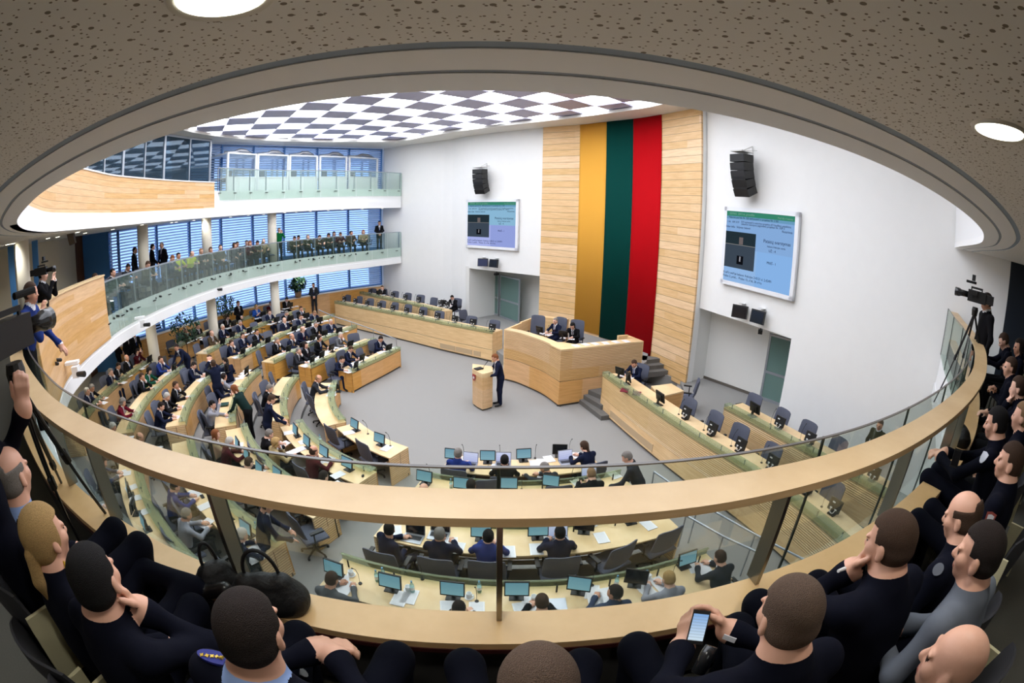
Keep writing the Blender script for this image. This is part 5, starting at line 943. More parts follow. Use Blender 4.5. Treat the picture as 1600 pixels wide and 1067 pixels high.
side_row([cr(*p) for p in ((795, 196), (708, 178), (617, 164), (530, 152), (375, 133))], [cr(*p) for p in ((885, 272), (838, 264), (686, 236), (593, 220), (507, 205), (350, 178))], .6, 1.40, tl_, 'the desk against the white wall')
dr = lambda x, y: (920+x*.2437, 540+y*.2437)
side_row([dr(*p) for p in ((668, 335), (835, 420), (1000, 505), (1205, 625), (1600, 860))], [dr(*p) for p in ((620, 470), (785, 575), (965, 680), (1165, 790), (1390, 950), (1560, 1080))], PLAT, 1.25, tr_, 'the long right desk')
er = lambda x, y: (1100+x*.253, 560+y*.253)
side_row([er(*p) for p in ((330, 218), (500, 305), (665, 385), (850, 480))], [er(*p) for p in ((460, 435), (645, 535), (1035, 755))], .6, 1.40, tr_, 'the rear right desk')
q = at(1077, 590, PLAT+1.05); chair((q.x, q.y), PLAT, 1.2, 'grey swivel chair turned sideways next to the small maple table'); q = at(730, 485, PLAT+1.05); chair((q.x, q.y), PLAT, -2.2, 'grey chair seen edge-on beside the left door recess')
q = at(1376, 664, PLAT+1.62); human('S', Vector((q.x, q.y, PLAT)), 1.9, 'olive', 'crew', 'stubble', 'shaven-headed man in olive standing behind glass at right', open_=False)
# lit monitors, laptops, papers and small things of the near sectors
def put_on(proto, x, y, z, lb, grp, cat, tgt=HC, turn=0):
    q = at(x, y, z); return place(proto, (q.x, q.y, z), face(q, tgt)+turn, lb, grp, cat)
zd = lambda k: T(k)+.75
for x, y, k, lb in ((555,673,1,'lit blue monitor, left of two on the short curved desk'), (594,696,1,'lit blue monitor, right of two on the short curved desk'), (463,682,2,'lit monitor at far end of lower-left second desk'), (481,700,2,'lit monitor second on lower-left second desk'), (508,717,2,'lit monitor beside the balding man supporting his head'), (544,735,2,'lit monitor nearest the end with the dark mouse'), (373,704,3,'lit monitor before the auburn-haired woman'), (388,722,3,'dim monitor before the white-haired man, lower left'), (408,744,3,'lit monitor above the rail left of checked jacket'), (436,752,3,'monitor top peeking over the rail, lower left'),
    (388,838,4,'lit monitor right of the leaning steel post, by white-haired man'), (356,812,4,'lit monitor partly behind the leaning steel post'), (203,774,5,'monitor before the glasses man behind steel post'), (212,803,5,'monitor seen edge-on near the leftmost steel post'), (229,829,5,'lit monitor by the ledge, lower left'),
    (707,721,1,'pale lit monitor left of the grey-haired man in blue'), (762,724,1,'lit monitor left of the black-haired man, first near row'), (818,721,1,'lit monitor right of the black-haired man, first near row'), (874,714,1,'dark tilted monitor left of the ponytail woman'), (664,757,2,'lilac monitor at left end of second near row'), (722,768,2,'tilted cyan monitor left of centre, second near row'), (795,768,2,'lit monitor just right of the glass joint'), (860,764,2,'tilted lit monitor before fair-haired man'),
    (752,844,3,'lit monitor above the bright blue suit'), (840,842,3,'lit monitor just right of the centre post, third row'), (912,833,3,'dark tilted monitor right of the white laptop'), (986,818,3,'monitor half hidden under the rail, third row'), (525,902,4,'lit monitor before the man in grey, nearest row'), (612,923,4,'lit monitor second along the nearest row'), (708,935,4,'lit monitor left of the centre post, nearest row'), (807,935,4,'brightest lit monitor right of the centre post, nearest row'), (903,927,4,'tilted lit monitor left of the slate suit'), (991,916,4,'monitor seen edge-on before the notebook writer'), (1070,887,4,'lit monitor left of the man bending over phone')):
    put_on(MOFF if 'dark tilted' in lb or 'edge-on' in lb else MON, x, y, zd(k), lb, 'monitors on the desks', 'monitor', turn={1: .1}.get(k, 0)+(-.5 if 'edge-on' in lb else -.35 if 'tilted' in lb and 'cyan' not in lb else 0))
for x, y, k, pr, lb in ((733,727,1,LAP,'open white-screen laptop right of the grey-haired man in blue'), (786,727,1,LAP,'open laptop hidden behind the black-haired man'), (886,723,1,LAP,'lilac laptop before the ponytail woman'), (645,842,3,LAPB,'open silver laptop of the man in dark sweater'), (685,838,3,LAPB,'dark laptop before the grey cropped man'), (873,846,3,LAP,'white-screen laptop before the man in navy, third row'), (924,748,2,LAP,'laptop before the fair-haired man, second near row'), (420,612,2,LAPB,'laptop before grey-haired man, second left desk')):
    put_on(pr, x, y, zd(k), lb, 'open laptops on the desks', 'laptop')
q = at(866, 945, zd(4)); b = MB(); b.box((0, 0, .009), (.33, .23, .016)); o = b.obj('laptop', MATS['laptop_silver']); o.location = q; o.rotation_euler = (0, 0, .05); tag(o, 'closed silver laptop lying right of the brown-haired person', 'laptop')
for x, y, zt, tg, lb in ((981, 600, 1.25, (-6, 12.5), 'large black monitor before the writing man on the right desk'), (1030, 632, 1.25, (-4, 9), 'second large black monitor on the long right desk'), (1177, 650, 1.40, (-2, 8), 'large black monitor at head of the rear right desk')):
    q = at(x, y, zt); o = place(MOFF, (q.x, q.y, zt), face(q, tg), lb, 'monitors on the desks', 'monitor', 1.15)
k_ = 0
for x, y, k in ((545,676,1), (604,700,1), (452,676,2), (476,690,2), (468,702,2), (500,722,2), (528,742,2), (305,768,4), (320,791,4), (205,762,5), (212,778,5), (225,800,5), (196,740,5), (846,722,1), (858,717,1), (775,730,1), (835,724,1), (960,742,2), (705,848,3), (715,856,3), (795,862,3), (838,858,3), (940,840,3), (1013,820,3), (540,918,4), (640,932,4), (625,935,4), (700,950,4), (745,952,4), (815,953,4), (835,951,4), (930,936,4), (945,930,4), (1010,922,4), (1030,912,4), (1100,888,4), (400,872,4), (395,860,4), (368,700,3), (400,748,3), (420,756,3)):
    q = at(x, y, zd(k)+.006); k_ += 1; doc(q, zd(k)+.006, face(q)+random.uniform(-.25, .25), 'white printed sheet lying open on a near curved desk', 'loose sheets on the near desks')
for x, y, k, lb in ((590,908,4,'glass water bottle, left of a pair in the nearest row'), (600,904,4,'glass water bottle, right of a pair in the nearest row'), (645,925,4,'clear water bottle right of the second monitor'), (749,925,4,'pale green water bottle left of the centre post'), (1007,908,4,'water bottle beside the edge-on monitor'), (548,735,2,'water bottle on glass ledge near the dark mouse'), (403,832,4,'water bottle right of the lit monitor by the bags'), (501,692,2,'water bottle behind the second lower-left monitor'), (862,506,7,'water bottle on the podium before the presiding man'), (705,763,2,'water bottle left of tilted cyan monitor'), (962,916,4,'water bottle behind the slate suit')):
    put_on(BOT, x, y, zd(k) if k < 7 else 1.66, lb, 'water bottles on desks', 'bottle')
for x, y, k, lb in ((638,922,4,'white mug right of the second monitor'), (733,933,4,'white mug left of the green bottle'), (834,937,4,'white mug right of the brightest monitor'), (549,898,4,'white mug before the man in grey'), (1012,904,4,'white mug beside the notebook writer'), (928,820,3,'white mug next to the dark tilted monitor')):
    put_on(MUG, x, y, zd(k), lb, 'white mugs on the near desks', 'mug')
for i, (x, y, k) in enumerate(((725,716,1), (781,717,1), (836,716,1), (889,707,1), (610,697,1), (575,678,1), (563,912,4), (745,940,4), (925,915,4), (672,748,2), (815,765,2), (893,750,2), (1050,900,4), (660,905,4))):
    put_on(MIC, x, y, zd(k), 'upright gooseneck microphone, %s on the near desks' % ('left of screen laptop|behind black-haired man|right of black-haired man|behind tilted dark monitor|right end of short desk|left end of short desk|beside man in grey|left of centre post|before slate suit|left end second row|mid second row|right second row|right end nearest row|behind bottle pair'.split('|')[i]), 'gooseneck microphones on the desks', 'microphone')
b = MB(); b.lathe([(.001, 0), (.03, 0), (.034, .02), (.02, .04), (.001, .042)], n=12); q = at(567, 744, zd(2)); o = b.obj('computer_mouse', BLACK, None, True); o.location = q; o.scale = (.9, 1.6, .8); tag(o, 'black computer mouse at the end of the lower-left second desk', 'mouse')
q = at(316, 776, zd(4)); b = MB(); b.box((0, 0, .006), (.075, .15, .012)); o = b.obj('mobile_phone', BLACK); o.location = q; o.rotation_euler = (0, 0, .9); tag(o, 'phone lying on papers under the rail, lower left', 'phone')
b = MB(); b.add([(-.17, -.12, 0), (.17, -.12, 0), (.17, .12, 0), (-.17, .12, 0), (-.17, -.12, .02), (.17, -.12, .02), (.17, .12, .02), (-.17, .12, .02)], [(3, 2, 1, 0), (4, 5, 6, 7), (0, 1, 5, 4), (1, 2, 6, 5), (2, 3, 7, 6), (3, 0, 4, 7)]); q = at(349, 632, zd(3)+.03); o = b.obj('green_folder', M('folder_green', (18, 62, 54), .5)); o.location = q; o.rotation_euler = (0, 0, .5); tag(o, 'dark green folder below the woman in the green dress', 'folder')
# papers along the podium ledge, objects on it
for i, (x, y) in enumerate(((900,540), (915,538), (930,537), (946,536), (962,534), (978,533))): q = at(x, y, 1.925); doc(q, 1.924, .4+random.uniform(-.2, .2), 'white paper on the broad podium ledge under the flag', 'papers along the podium ledge')
for x, y, c, lb in ((974,608,(120,20,44),'dark red folder on the right desk, near the writing man'), (993,613,(110,16,40),'second dark red folder further down the right desk')):
    q = at(x+2, y+2, 1.26); b = MB(); b.box((0, 0, .01), (.22, .3, .02)); o = b.obj('folder', M('folder_red', c, .6)); o.location = q; o.rotation_euler = (0, 0, -.4); tag(o, lb, 'folder')
# handrails on stairs and ramp
def rail_thing(name, pts, z0s, label, low=False):
    r = thing(name, label, 'handrail', (pts[0].x, pts[0].y, z0s[0])); L0 = Vector(r.location); o = MB().tube(pts, .022, 8).obj('rail', ALU, r); o.matrix_parent_inverse = Matrix.Translation(-L0)
    for p, z in zip(pts, z0s): o = MB().tube([p, (p.x, p.y, z)], .016, 6).obj('post', ALU, r); o.matrix_parent_inverse = Matrix.Translation(-L0)
pz = [(498,484,1.62,.6), (523,495,1.45,.45), (549,503,1.27,.3), (583,515,1.1,.13), (619,530,.98,0)]
rail_thing('handrail', [at(x, y, z) for x, y, z, f in pz], [f for *_, f in pz], 'grey metal handrail descending beside the far desks')
rail_thing('handrail', [at(1022, 737, 1.0), at(1092, 785, 1.0), at(1180, 835, 1.0), at(1268, 880, 1.0)], [0, 0, 0, 0], 'upper white metal ramp handrail seen through the near glass'); rail_thing('handrail', [at(1010, 757, 1.0), at(1072, 805, 1.0), at(1130, 838, 1.0), at(1196, 868, 1.0)], [0]*4, 'lower white metal ramp handrail left of its twin')
# wall equipment
def wall_at(line, x, y, d=.0):
    h = hit_az(line, azd(x, y)); p, t = h[1], h[2]; n = Vector((-t.y, t.x)); n = n if n.dot(-p+Vector((-2, 9))) > 0 else -n; return p+n*d, n, math.atan2(-n.x, n.y)
def screen(line, xa, xb, y, z0, z1, label, k):
    (p, n, a), (q, n2, a2) = wall_at(line, xa, y, .1), wall_at(line, xb, y, .1); c = (p+q)/2; w = (q-p).length; rz = a+PI
    # local frame: x to the right as seen from the hall, -y towards the hall
    r = thing('projection_screen', label, 'screen', (c.x, c.y, (z0+z1)/2), math.atan2((q-p).y, (q-p).x), 'wall screens showing the vote'); h = z1-z0; S = 1 if (rot((0, -1), math.atan2((q-p).y, (q-p).x))).dot(n) > 0 else -1
    b = MB(); fw = .13
    for cx_, cz, ww, hh in ((0, h/2-fw/2, w, fw), (0, -h/2+fw/2, w, fw), (-w/2+fw/2, 0, fw, h), (w/2-fw/2, 0, fw, h)): b.box((cx_, 0, cz), (ww, .12, hh))
    b.box((0, .05, 0), (w, .04, h)); b.obj('frame', M('frame_white', (232, 234, 238), .4), r)
    def quad(nm, u0, u1, v0, v1, m, d=0, text=None):
        W_, H_ = w-2*fw, h-2*fw; X0, X1, Z0, Z1 = -W_/2+u0*W_, -W_/2+u1*W_, H_/2-v1*H_, H_/2-v0*H_; MB().box(((X0+X1)/2, -.055-d, (Z0+Z1)/2), (X1-X0, .004, Z1-Z0)).obj(nm, m, r)
    quad('picture', 0, 1, 0, 1, emis('scr_pale%d' % k, (140, 186, 216) if k == 1 else (134, 172, 220), .95)); quad('picture_quarter', .5, 1, .52, 1, emis('scr_q%d' % k, (148, 162, 222) if k == 1 else (136, 180, 232), .95), .003); quad('picture_corner', 0, .5, .52, 1, emis('scr_p%d' % k, (170, 180, 236) if k == 1 else (146, 184, 230), .95), .003)
    quad('green_banner', 0, 1, 0, .07, emis('scr_green', (58, 138, 112), .9), .004); quad('blue_banner', 0, 1, .07, .11, emis('scr_band', (110, 160, 196), .9), .004)
    quad('video_upper', 0, .47, .29, .47, emis('scr_v1', (40, 54, 62), .8), .006); quad('video_lower', 0, .47, .47, .80, emis('scr_v2', (66, 78, 92), .8), .006); quad('video_line', 0, .47, .465, .475, emis('scr_l', (150, 150, 150), .6), .008)
    for nm, u0, u1, v0, v1, c_ in (('video_figure', .22, .28, .36, .46, (120, 110, 110)), ('video_figure', .20, .30, .62, .74, (16, 18, 24)), ('video_figure', .24, .26, .63, .70, (200, 200, 210))): quad(nm, u0, u1, v0, v1, emis('scr_f%d%d' % (c_[0], int(u0*99)), c_, .8), .010)
    def txt(s, u, v, size, al='LEFT', c_=(20, 30, 70)):
        W_, H_ = w-2*fw, h-2*fw; cu = bpy.data.curves.new('screen_text', 'FONT'); cu.body = s; cu.size = size*W_; cu.align_x = al; cu.fill_mode = 'FRONT'; cu.extrude = .001; cu.materials.append(emis('ink%d' % c_[0], c_, .6)); tmp = bpy.data.objects.new('tmp', cu); COL.objects.link(tmp); me = bpy.data.meshes.new_from_object(tmp.evaluated_get(bpy.context.evaluated_depsgraph_get())); bpy.data.objects.remove(tmp); o = put('lettering', me, r); o.location = (-W_/2+u*W_, -.072, H_/2-v*H_); o.rotation_euler = (PI/2, 0, 0)
    txt('Pataisų svarstymas', .965, .385, .050, 'RIGHT'); txt('balsavo frakcijos vardu', .90, .44, .028, 'RIGHT'); txt('UŽ - 4', .72, .50, .036, 'CENTER'); txt('PRIEŠ - 1', .72, .66, .036, 'CENTER')
    txt('Iš salės vedėjai balsavo: frakcijos 2:43:21 d. 2,42491', .0, .895, .036); txt('Prašau 2, prieš...  Prašau 15, sėdi, 36 nėra', .0, .945, .036); txt('Dėl vyriausybės nutarimo projekto dėl biudžeto pateikimo', .24, .155, .030); txt('sekančio svarstymo pagrindinis projektas Nr. XIIP-3', .24, .185, .030); txt('1-4b   XIIP-3737', .02, .165, .028); txt('Dabar kalba   Siūlymas: balsuoti', .0, .235, .030); txt('Nutarimas', .98, .225, .034, 'RIGHT')
    txt('SEIMAS  2015 m. gruodžio', .05, .05, .036, 'LEFT', (150, 200, 180)); txt('Posėdis tęsiamas', .98, .055, .030, 'RIGHT', (150, 200, 180)); txt('Vakarinis posėdis Nr. 320 darbotvarkė ir projektas Nr. 2 XII', .04, .10, .030)
screen(WL, 731.2, 812, 350, 4.26, 6.74, 'smaller-looking wall screen on the white wall left of the flag', 1); screen(RWL, 1134, 1250, 390, 4.22, 6.70, 'large tilted-looking wall screen on the white wall right of the flag', 2)
def array_speaker(line, x, y, z1, z0, label):
    p, n, a = wall_at(line, x, y, .55); rz = math.atan2(-n.x, n.y); r = thing('line_array_speaker', label, 'loudspeaker', (p.x, p.y, z0), rz, 'curved line array speakers flanking the flag'); N_ = 5; hh = (z1-z0)/5.4
    z = z1; yy = 0; ti = -.05
    for i in range(N_):
        t = -.04-.10*i; w = .62; b = MB(); b.box((0, yy, z-hh*.5), (w, .42, hh*.94), tilt=t); b.obj('cabinet', BLACK, r); b = MB(); b.box((0, yy+.213, z-hh*.5), (w*.92, .008, hh*.7), tilt=t); b.obj('grille', M('grille_dark', (34, 34, 36), .7), r); z -= hh*.98; yy += math.sin(t)*hh
    b = MB(); b.box((0, 0, z1+.08), (.5, .5, .04)); b.bar((0, 0, z1+.1), (0, -.5, z1+.34), .03, .03); b.bar((0, -.5, z1+.34), (0, -.55, z1-.1), .03, .03); b.bar((-.2, 0, z1+.1), (-.2, -.5, z1+.2), .02, .02); b.obj('bracket', M('bracket_white', (210, 210, 208), .5), r)
    for ch in KIDS[r.name]: ch.location.z -= z0
array_speaker(WL, 761, 280, 8.25, 6.95, 'black curved line array speaker above the left wall screen'); array_speaker(RWL, 1177, 280, 8.3, 6.95, 'larger black curved line array speaker above the right wall screen')
for ln, x, y, yw, lb in ((WL, 754.5, 410, .5, 'bluish small tilted monitor left of pair under the left screen'), (WL, 771.5, 411.5, 0, 'small black monitor right of pair under the left screen'), (RWL, 1156, 487, .45, 'small black monitor left of pair under the right screen'), (RWL, 1184, 495, .1, 'small black monitor right of pair under the right screen')):
    D = hit_az(ln, azd(x, y))[0]-.35; p = atD(x, y, D); w_, n, a = wall_at(ln, x, y); rz = math.atan2(-n.x, n.y)+yw*0+PI; r = thing('wall_monitor', lb, 'monitor', tuple(p), rz+yw, 'small monitors hung over the door recesses'); b = MB(); b.box((0, 0, 0), (.52, .07, .40), tilt=-.15); b.obj('housing', BLACK, r); b = MB(); b.box((0, -.04, -.006), (.46, .004, .34), tilt=-.15); b.obj('screen', M('scr_off_blue', (40, 52, 84), .2) if 'bluish' in lb else OFFS, r); b = MB(); b.tube([(0, .03, .05), (0, .2, .24), (0, .36, .24)], .018, 6); b.box((0, .2, .245), (.2, .25, .01)); b.obj('bracket', MATS['bracket_white'], r)
for ln, x, y, lb in ((WL, 776, 428, 'black camera hanging in the left door recess'), (RWL, 1188, 518, 'black camera hanging at the edge of the right door recess')):
    p = atD(x, y, hit_az(ln, azd(x, y))[0]+.1); b = MB(); b.box((0, 0, 0), (.14, .26, .12)); b.tube([(0, .13, 0), (0, .2, 0)], .05); b.tube([(0, 0, .06), (0, 0, .16)], .02); o = b.obj('security_camera', BLACK); o.location = p; o.rotation_euler = (0, 0, 2.6); tag(o, lb, 'camera')
for x, y, D, lb in ((119, 580, 10.1, 'white box camera with black lens on the left fascia underside'), (223, 505, 14.8, 'small white camera below the fascia above ground-floor desks'), (338, 451, 20.6, 'white bracket camera below the fascia by middle column')):
    p = atD(x, y, D); r = thing('security_camera', lb, 'camera', tuple(p), .6, 'white cameras under the curved fascia'); b = MB(); b.box((-.1, .1, .16), (.34, .16, .06)); b.box((0, 0, 0), (.16, .2, .22)); b.obj('housing', W_FASC, r); b = MB(); b.tube([(.05, -.08, -.04), (.26, -.16, -.04)], [.05, .06], 10); b.obj('lens', BLACK, r)
# plants on and before the sill
def plant(x, y, zb, hgt, rad_, label, pot=True, seed=1, D=None, cnt=240, name='potted_plant', leaf=.11):
    rr = random.Random(seed); p = atD(x, y, D) if D else at(x, y, zb); r = thing(name, label, 'plant', (p.x, p.y, zb))
    if pot: b = MB(); b.lathe([(.16, 0), (.22, .34), (.2, .34), (.19, .3)], n=16); b.obj('pot', M('pot_tan', (150, 122, 96), .7), r, True)
    b = MB(); b.tube([(0, 0, .2), (.03, 0, hgt*.6), (-.02, .02, hgt*.8)], [.03, .02, .012], 6)
    for i in range(9): a = i*2.4; b.tube([(0, 0, hgt*.45), (math.cos(a)*rad_*.6, math.sin(a)*rad_*.6, hgt*.75+.1*math.sin(i*3))], [.012, .005], 4)
    b.obj('stem', M('stem_brown', (70, 56, 40), .8), r); b = MB()
    for i in range(cnt):
        u = rr.uniform(0, 2*PI); v = rr.uniform(-1, 1); q = rad_*rr.uniform(.35, 1)**.6; c = Vector((math.cos(u)*math.sqrt(1-v*v)*q, math.sin(u)*math.sqrt(1-v*v)*q, hgt*.74+v*q*.85)); R3 = Matrix.Rotation(rr.uniform(0, 6.3), 3, 'Z') @ Matrix.Rotation(rr.uniform(-1, 1), 3, 'X'); l = leaf*rr.uniform(.7, 1.4)
        b.add([c+R3 @ Vector(w_) for w_ in ((0, -l, 0), (l*.4, -l*.2, .02), (0, l, -.02), (-l*.4, -l*.2, .02), (0, 0, .03))], [(0, 1, 4), (1, 2, 4), (2, 3, 4), (3, 0, 4)])
    b.obj('foliage', M('leaf_green', (28, 66, 40), .6, noise=.4, nscale=5), r, recalc=False)
plant(287, 505, .65, 2.2, .70, 'tall leafy plant in front of blinds left of the middle column', D=19.4, seed=2); plant(349, 470, .65, 2.35, .62, 'tall leafy plant in front of blinds right of the middle column', D=22.6, seed=3)
plant(466, 463, 1.73, 1.0, .52, 'dense potted bush standing on the window sill', D=26.8, seed=4, cnt=300, leaf=.15)
# ------------------------------------------------------------------ spectators of the far gallery
GZ = 3.9; g1, g2, g3 = off(FAR, .62), off(FAR, 1.45), off(FAR, 2.1)
def gal(x, ps, su, hk, hc, lb, row=1, y=385, turn=0, seat=True, dz=0):
    h = hit_az((g1, g2, g3)[row-1], azd(x, y)); p = h[1]; rz = face(p, (-1, 12))+turn; z = GZ+dz
    human(ps, Vector((p.x, p.y, z)), rz, su, hk, hc, lb, 'spectators on the far gallery', open_=su in ('black', 'navy') and not seat)
    if seat: chair((p.x, p.y), z, rz, 'gallery chair of the '+lb, 'chairs on the far gallery')
GP = [(149,'D','brown','curly','brown','curly-haired spectator beside timber parapet end',1,428), (173.5,'B','black','short','dark','spectator in black second from the timber parapet',1,425), (194,'A','char','short','dark','spectator in dark coat against the blue wall',2,417), (224.5,'A','olive','short','brown','spectator bent forward below the near gallery column',1,411),
 (263.9,'A','slate','short','auburn','red-haired spectator left of the hi-vis vests',1,400), (277,'B','hivis','short','dark','left spectator in yellow high-visibility vest',1,397), (295.5,'A','hivis','bald','fair','right spectator in yellow high-visibility vest',1,392), (312.5,'B','black','short','fair','spectator right of the hi-vis vests',1,390), (326.4,'C','olive','short','brown','spectator, hand at face, near the middle gallery column',1,388), (344.5,'D','olive','short','brown','spectator with arms at lap, left gallery section',1,384),
 (365,'G','char','bob','brown','spectator turned sideways in the front gallery row',1,382), (369.6,'B','navy','short','black','spectator in back row with black hair, left group',2,375), (384.4,'B','black','short','dark','spectator in back row beside the black-haired one',2,373), (388.5,'C','wine','bob','auburn','spectator in dark red before the back-row pair',1,378), (399.5,'A','olive','short','dark','spectator at the far gallery column foot',1,378),
 (410,'F','beige','short','grey','spectator lifting a hand left of the green photographer',1,376), (458,'A','olive','short','dark','first spectator right of the green photographer',1,369), (464.5,'A','brown','short','dark','second spectator right of the green photographer',2,368), (479.8,'C','olive','bob','grey','spectator leaning on the rail, middle gallery group',1,368), (496.9,'L','brown','short','dark','spectator hunched low at the rail',1,368), (512,'A','olive','curly','dark','curly spectator right of the hunched one',1,364), (521.5,'B','black','long','black','long-haired spectator in black, right gallery group',2,364), (530.5,'A','wine','short','brown','spectator in dark red, right gallery group',1,365), (548.3,'G','brown','short','black','spectator beside the woman with pale scarf',1,362), (567.3,'B','beige','bob','auburn','woman with pale scarf, last of the gallery row',1,361)]
for x, ps, su, hk, hc, lb, row, y in GP: gal(x, ps, su, hk, hc, lb, row, y)
gal(435.6, 'X', 'kgreen', 'short', 'brown', 'standing photographer in bright green jumper on the gallery', 2, 360, 0, False); gal(592.5, 'T', 'black', 'short', 'dark', 'guard in dark suit and grey trousers standing by white wall', 2, 345, 0, False)
gal(237, 'T', 'black', 'short', 'dark', 'standing man in black right of the near gallery column', 3, 390, 1.2, False); gal(254, 'S', 'black', 'short', 'grey', 'standing man in black facing his companion before blinds', 3, 385, -1.4, False); gal(209, 'S', 'black', 'short', 'dark', 'standing figure in black half behind the near gallery column', 3, 395, .6, False)
for x, lb in ((572, 'empty folding gallery chair beyond the scarf woman'), (418, 'empty gallery chair left of the green photographer'), (181, 'empty gallery chair by the parapet end')):
    h = hit_az(g1, azd(x, 375)); p = h[1]; chair((p.x, p.y), GZ+.03, face(p, (-1, 12)), lb, 'chairs on the far gallery')
for x, y, lb, ps, tn in ((196, 520, 'dark figure standing in the shadowed doorway at left', 'S', 0), (183, 545, 'second dark figure in the shadowed left doorway', 'T', .5), (206, 500, 'third dark figure between doorway and round column', 'S', -.4)):
    p = atD(x, y, 20.2); human(ps, Vector((p.x, p.y, T(6))), face(p)+tn, 'black', 'short', 'dark', lb)
# ------------------------------------------------------------------ people of the near gallery, modelled finely
from mathutils.bvhtree import BVHTree
FZ = GZ
GCH = thing('gallery_chair', 'x', 'chair'); curved_pad(.5, .44, .92, -.26, -.34, .07, .05).obj('backrest', M('seat_dark', (44, 44, 48), .8), GCH, True)
b = MB(); b.box((0, 0, .43), (.48, .46, .06)); b.obj('seat', MATS['seat_dark'], GCH)
for g in (-1, 1): b = MB(); b.tube([(g*.2, .18, 0), (g*.2, .18, .41)], .014, 6); b.obj('leg', STEEL, GCH); b = MB(); b.box((g*.255, -.22, .62), (.02, .16, .34), tilt=-.1); b.obj('arm_panel', M('cream_panel', (206, 198, 160), .5), GCH); b = MB(); b.tube([(g*.2, -.2, 0), (g*.2, -.22, .41)], .014, 6); b.obj('leg', STEEL, GCH)
def fine(px, py, j, suit, hk, hc, lb, tgt=(0, 13), turn=0, h=.0075, zf=FZ, seat=True, trou='police', shirt=None, fat=1.0, w=1.0, tie=None, hh=.006, sc=1.0, dist=None, open_=False, skin='skin', collar=True):
    Hz = j['H'][2]*sc; q = atD(px, py, dist) if dist else at(px, py, zf+Hz); rz = face(q, tgt)+turn; o_ = rot((j['H'][0]*sc, j['H'][1]*sc), rz); zz = q.z-Hz if dist else zf; loc = Vector((q.x-o_.x, q.y-o_.y, zz))
    me = person(j, h, 'person', open_=open_, fat=fat, w=w, collar=collar); o = put('person', me); o.location = loc; o.rotation_euler = (0, 0, rz); o.scale = (sc,)*3
    setmat(o, 0, CLO[suit]); setmat(o, 3, CLO[trou]); setmat(o, 2, CLO[shirt or suit]); setmat(o, 1, MATS[skin])
    if tie: setmat(o, 5, CLO[tie])
    if hk: hr_ = put('hair', hair_mesh(j['H'], rotm(*j['hr']), hk, h=hh, fat=fat), o); setmat(hr_, 0, HAIRM[hc])
    tag(o, lb, 'person', 'onlookers on the near gallery')
    if seat: place(GCH, (loc.x, loc.y, zz), rz, 'dark gallery chair of the '+lb, 'dark chairs on the near gallery', 'chair')
    Mw = Matrix.Translation(loc) @ Matrix.Rotation(rz, 4, 'Z') @ Matrix.Scale(sc, 4); return o, me, Mw
def patch(P_, px, py, nm, size, mat, label=None, rz=0, th=.004, shape='box', up=None):
    """sew a small part onto the cloth where the photograph shows it"""
    o, me, Mw = P_; bv = BVHTree.FromPolygons([v.co for v in me.vertices], [p.vertices for p in me.polygons]); inv = Mw.inverted(); O = inv @ Vector((0, 0, CAMZ)); D = (inv.to_3x3() @ Vector(ray(px, py))).normalized()
    hit = bv.ray_cast(O, D)
    if hit[0] is None: return None
    n = hit[1]; q = n.to_track_quat('Z', 'Y').to_matrix(); b = MB()
    if shape == 'box': b.box((0, 0, th/2), (size[0], size[1], th))
    elif shape == 'oval': b.prism([(size[0]/2*math.cos(a*PI/10), size[1]/2*math.sin(a*PI/10)) for a in range(20)], 0, th)
    elif shape == 'shield': b.prism([(size[0]*u, size[1]*v) for u, v in ((-.5, .4), (0, .5), (.5, .4), (.45, -.1), (.25, -.4), (0, -.5), (-.25, -.4), (-.45, -.1))], 0, th)
    elif shape == 'chevron': b.prism([(size[0]*u, size[1]*v) for u, v in ((-.5, -.3), (0, .5), (.5, -.3), (.32, -.5), (0, .1), (-.32, -.5))], 0, th)
    elif shape == 'star': b.prism([(size[0]/2*(1 if a % 2 == 0 else .5)*math.cos(a*PI/4), size[0]/2*(1 if a % 2 == 0 else .5)*math.sin(a*PI/4)) for a in range(8)], 0, th)
    c = b.obj(nm, mat, o); c.matrix_local = Matrix.Translation(hit[0]+n*.0015) @ q.to_4x4() @ Matrix.Rotation(rz, 4, 'Z')
    if label: c['label'] = label
    return c
GOLD = M('gold_thread', (214, 178, 60), .4, .4); EPB = M('epaulette_blue', (26, 34, 120), .7); WHT = M('badge_white', (220, 222, 226), .5); SILV = M('badge_silver', (168, 170, 176), .4, .6)
def SJ(**k):
    j = seated(kz=.61, knee=k.pop('knee', .54), **k)
    for q, g in (('L', -1), ('R', 1)): a = j['A'+q]; j['A'+q] = (a[0], .44, .09); j['T'+q] = (a[0]*1.1, .58, .045)
    return j
f4 = SJ(lean=.16, yaw=.15, pitch=.2, armL='lap', armR='lap', spread=.20); f4['WL'] = (-.045, f4['WL'][1]+.12, .74); f4['WR'] = (.055, f4['WR'][1]+.10, .76); f4['EL'] = (-.25, .18, .76); f4['ER'] = (.25, .18, .76); f4['hdL'] = (.75, .5, 0); f4['hdR'] = (-.75, .45, .05); f4['huL'] = (-.2, .2, 1); f4['huR'] = (.3, .3, 1); f4['curl'] = .62
F4 = fine(392, 985, f4, 'police', 'short', 'dark', 'dark-haired officer with gold-starred blue epaulette, hands clasped', fat=1.04, w=1.08, shirt='pshirt')
ep = patch(F4, 338, 1030, 'epaulette', (.125, .055), EPB, 'blue epaulette with gold stars', rz=.1, th=.008, shape='oval')
for i in range(5): patch(F4, 318+7.6*i, 1027+1.2*i, 'star', (.017, .017), GOLD, 'gold star', th=.012, shape='star')
patch(F4, 474, 1052, 'badge', (.034, .040), SILV, 'silver badge', shape='shield'); 
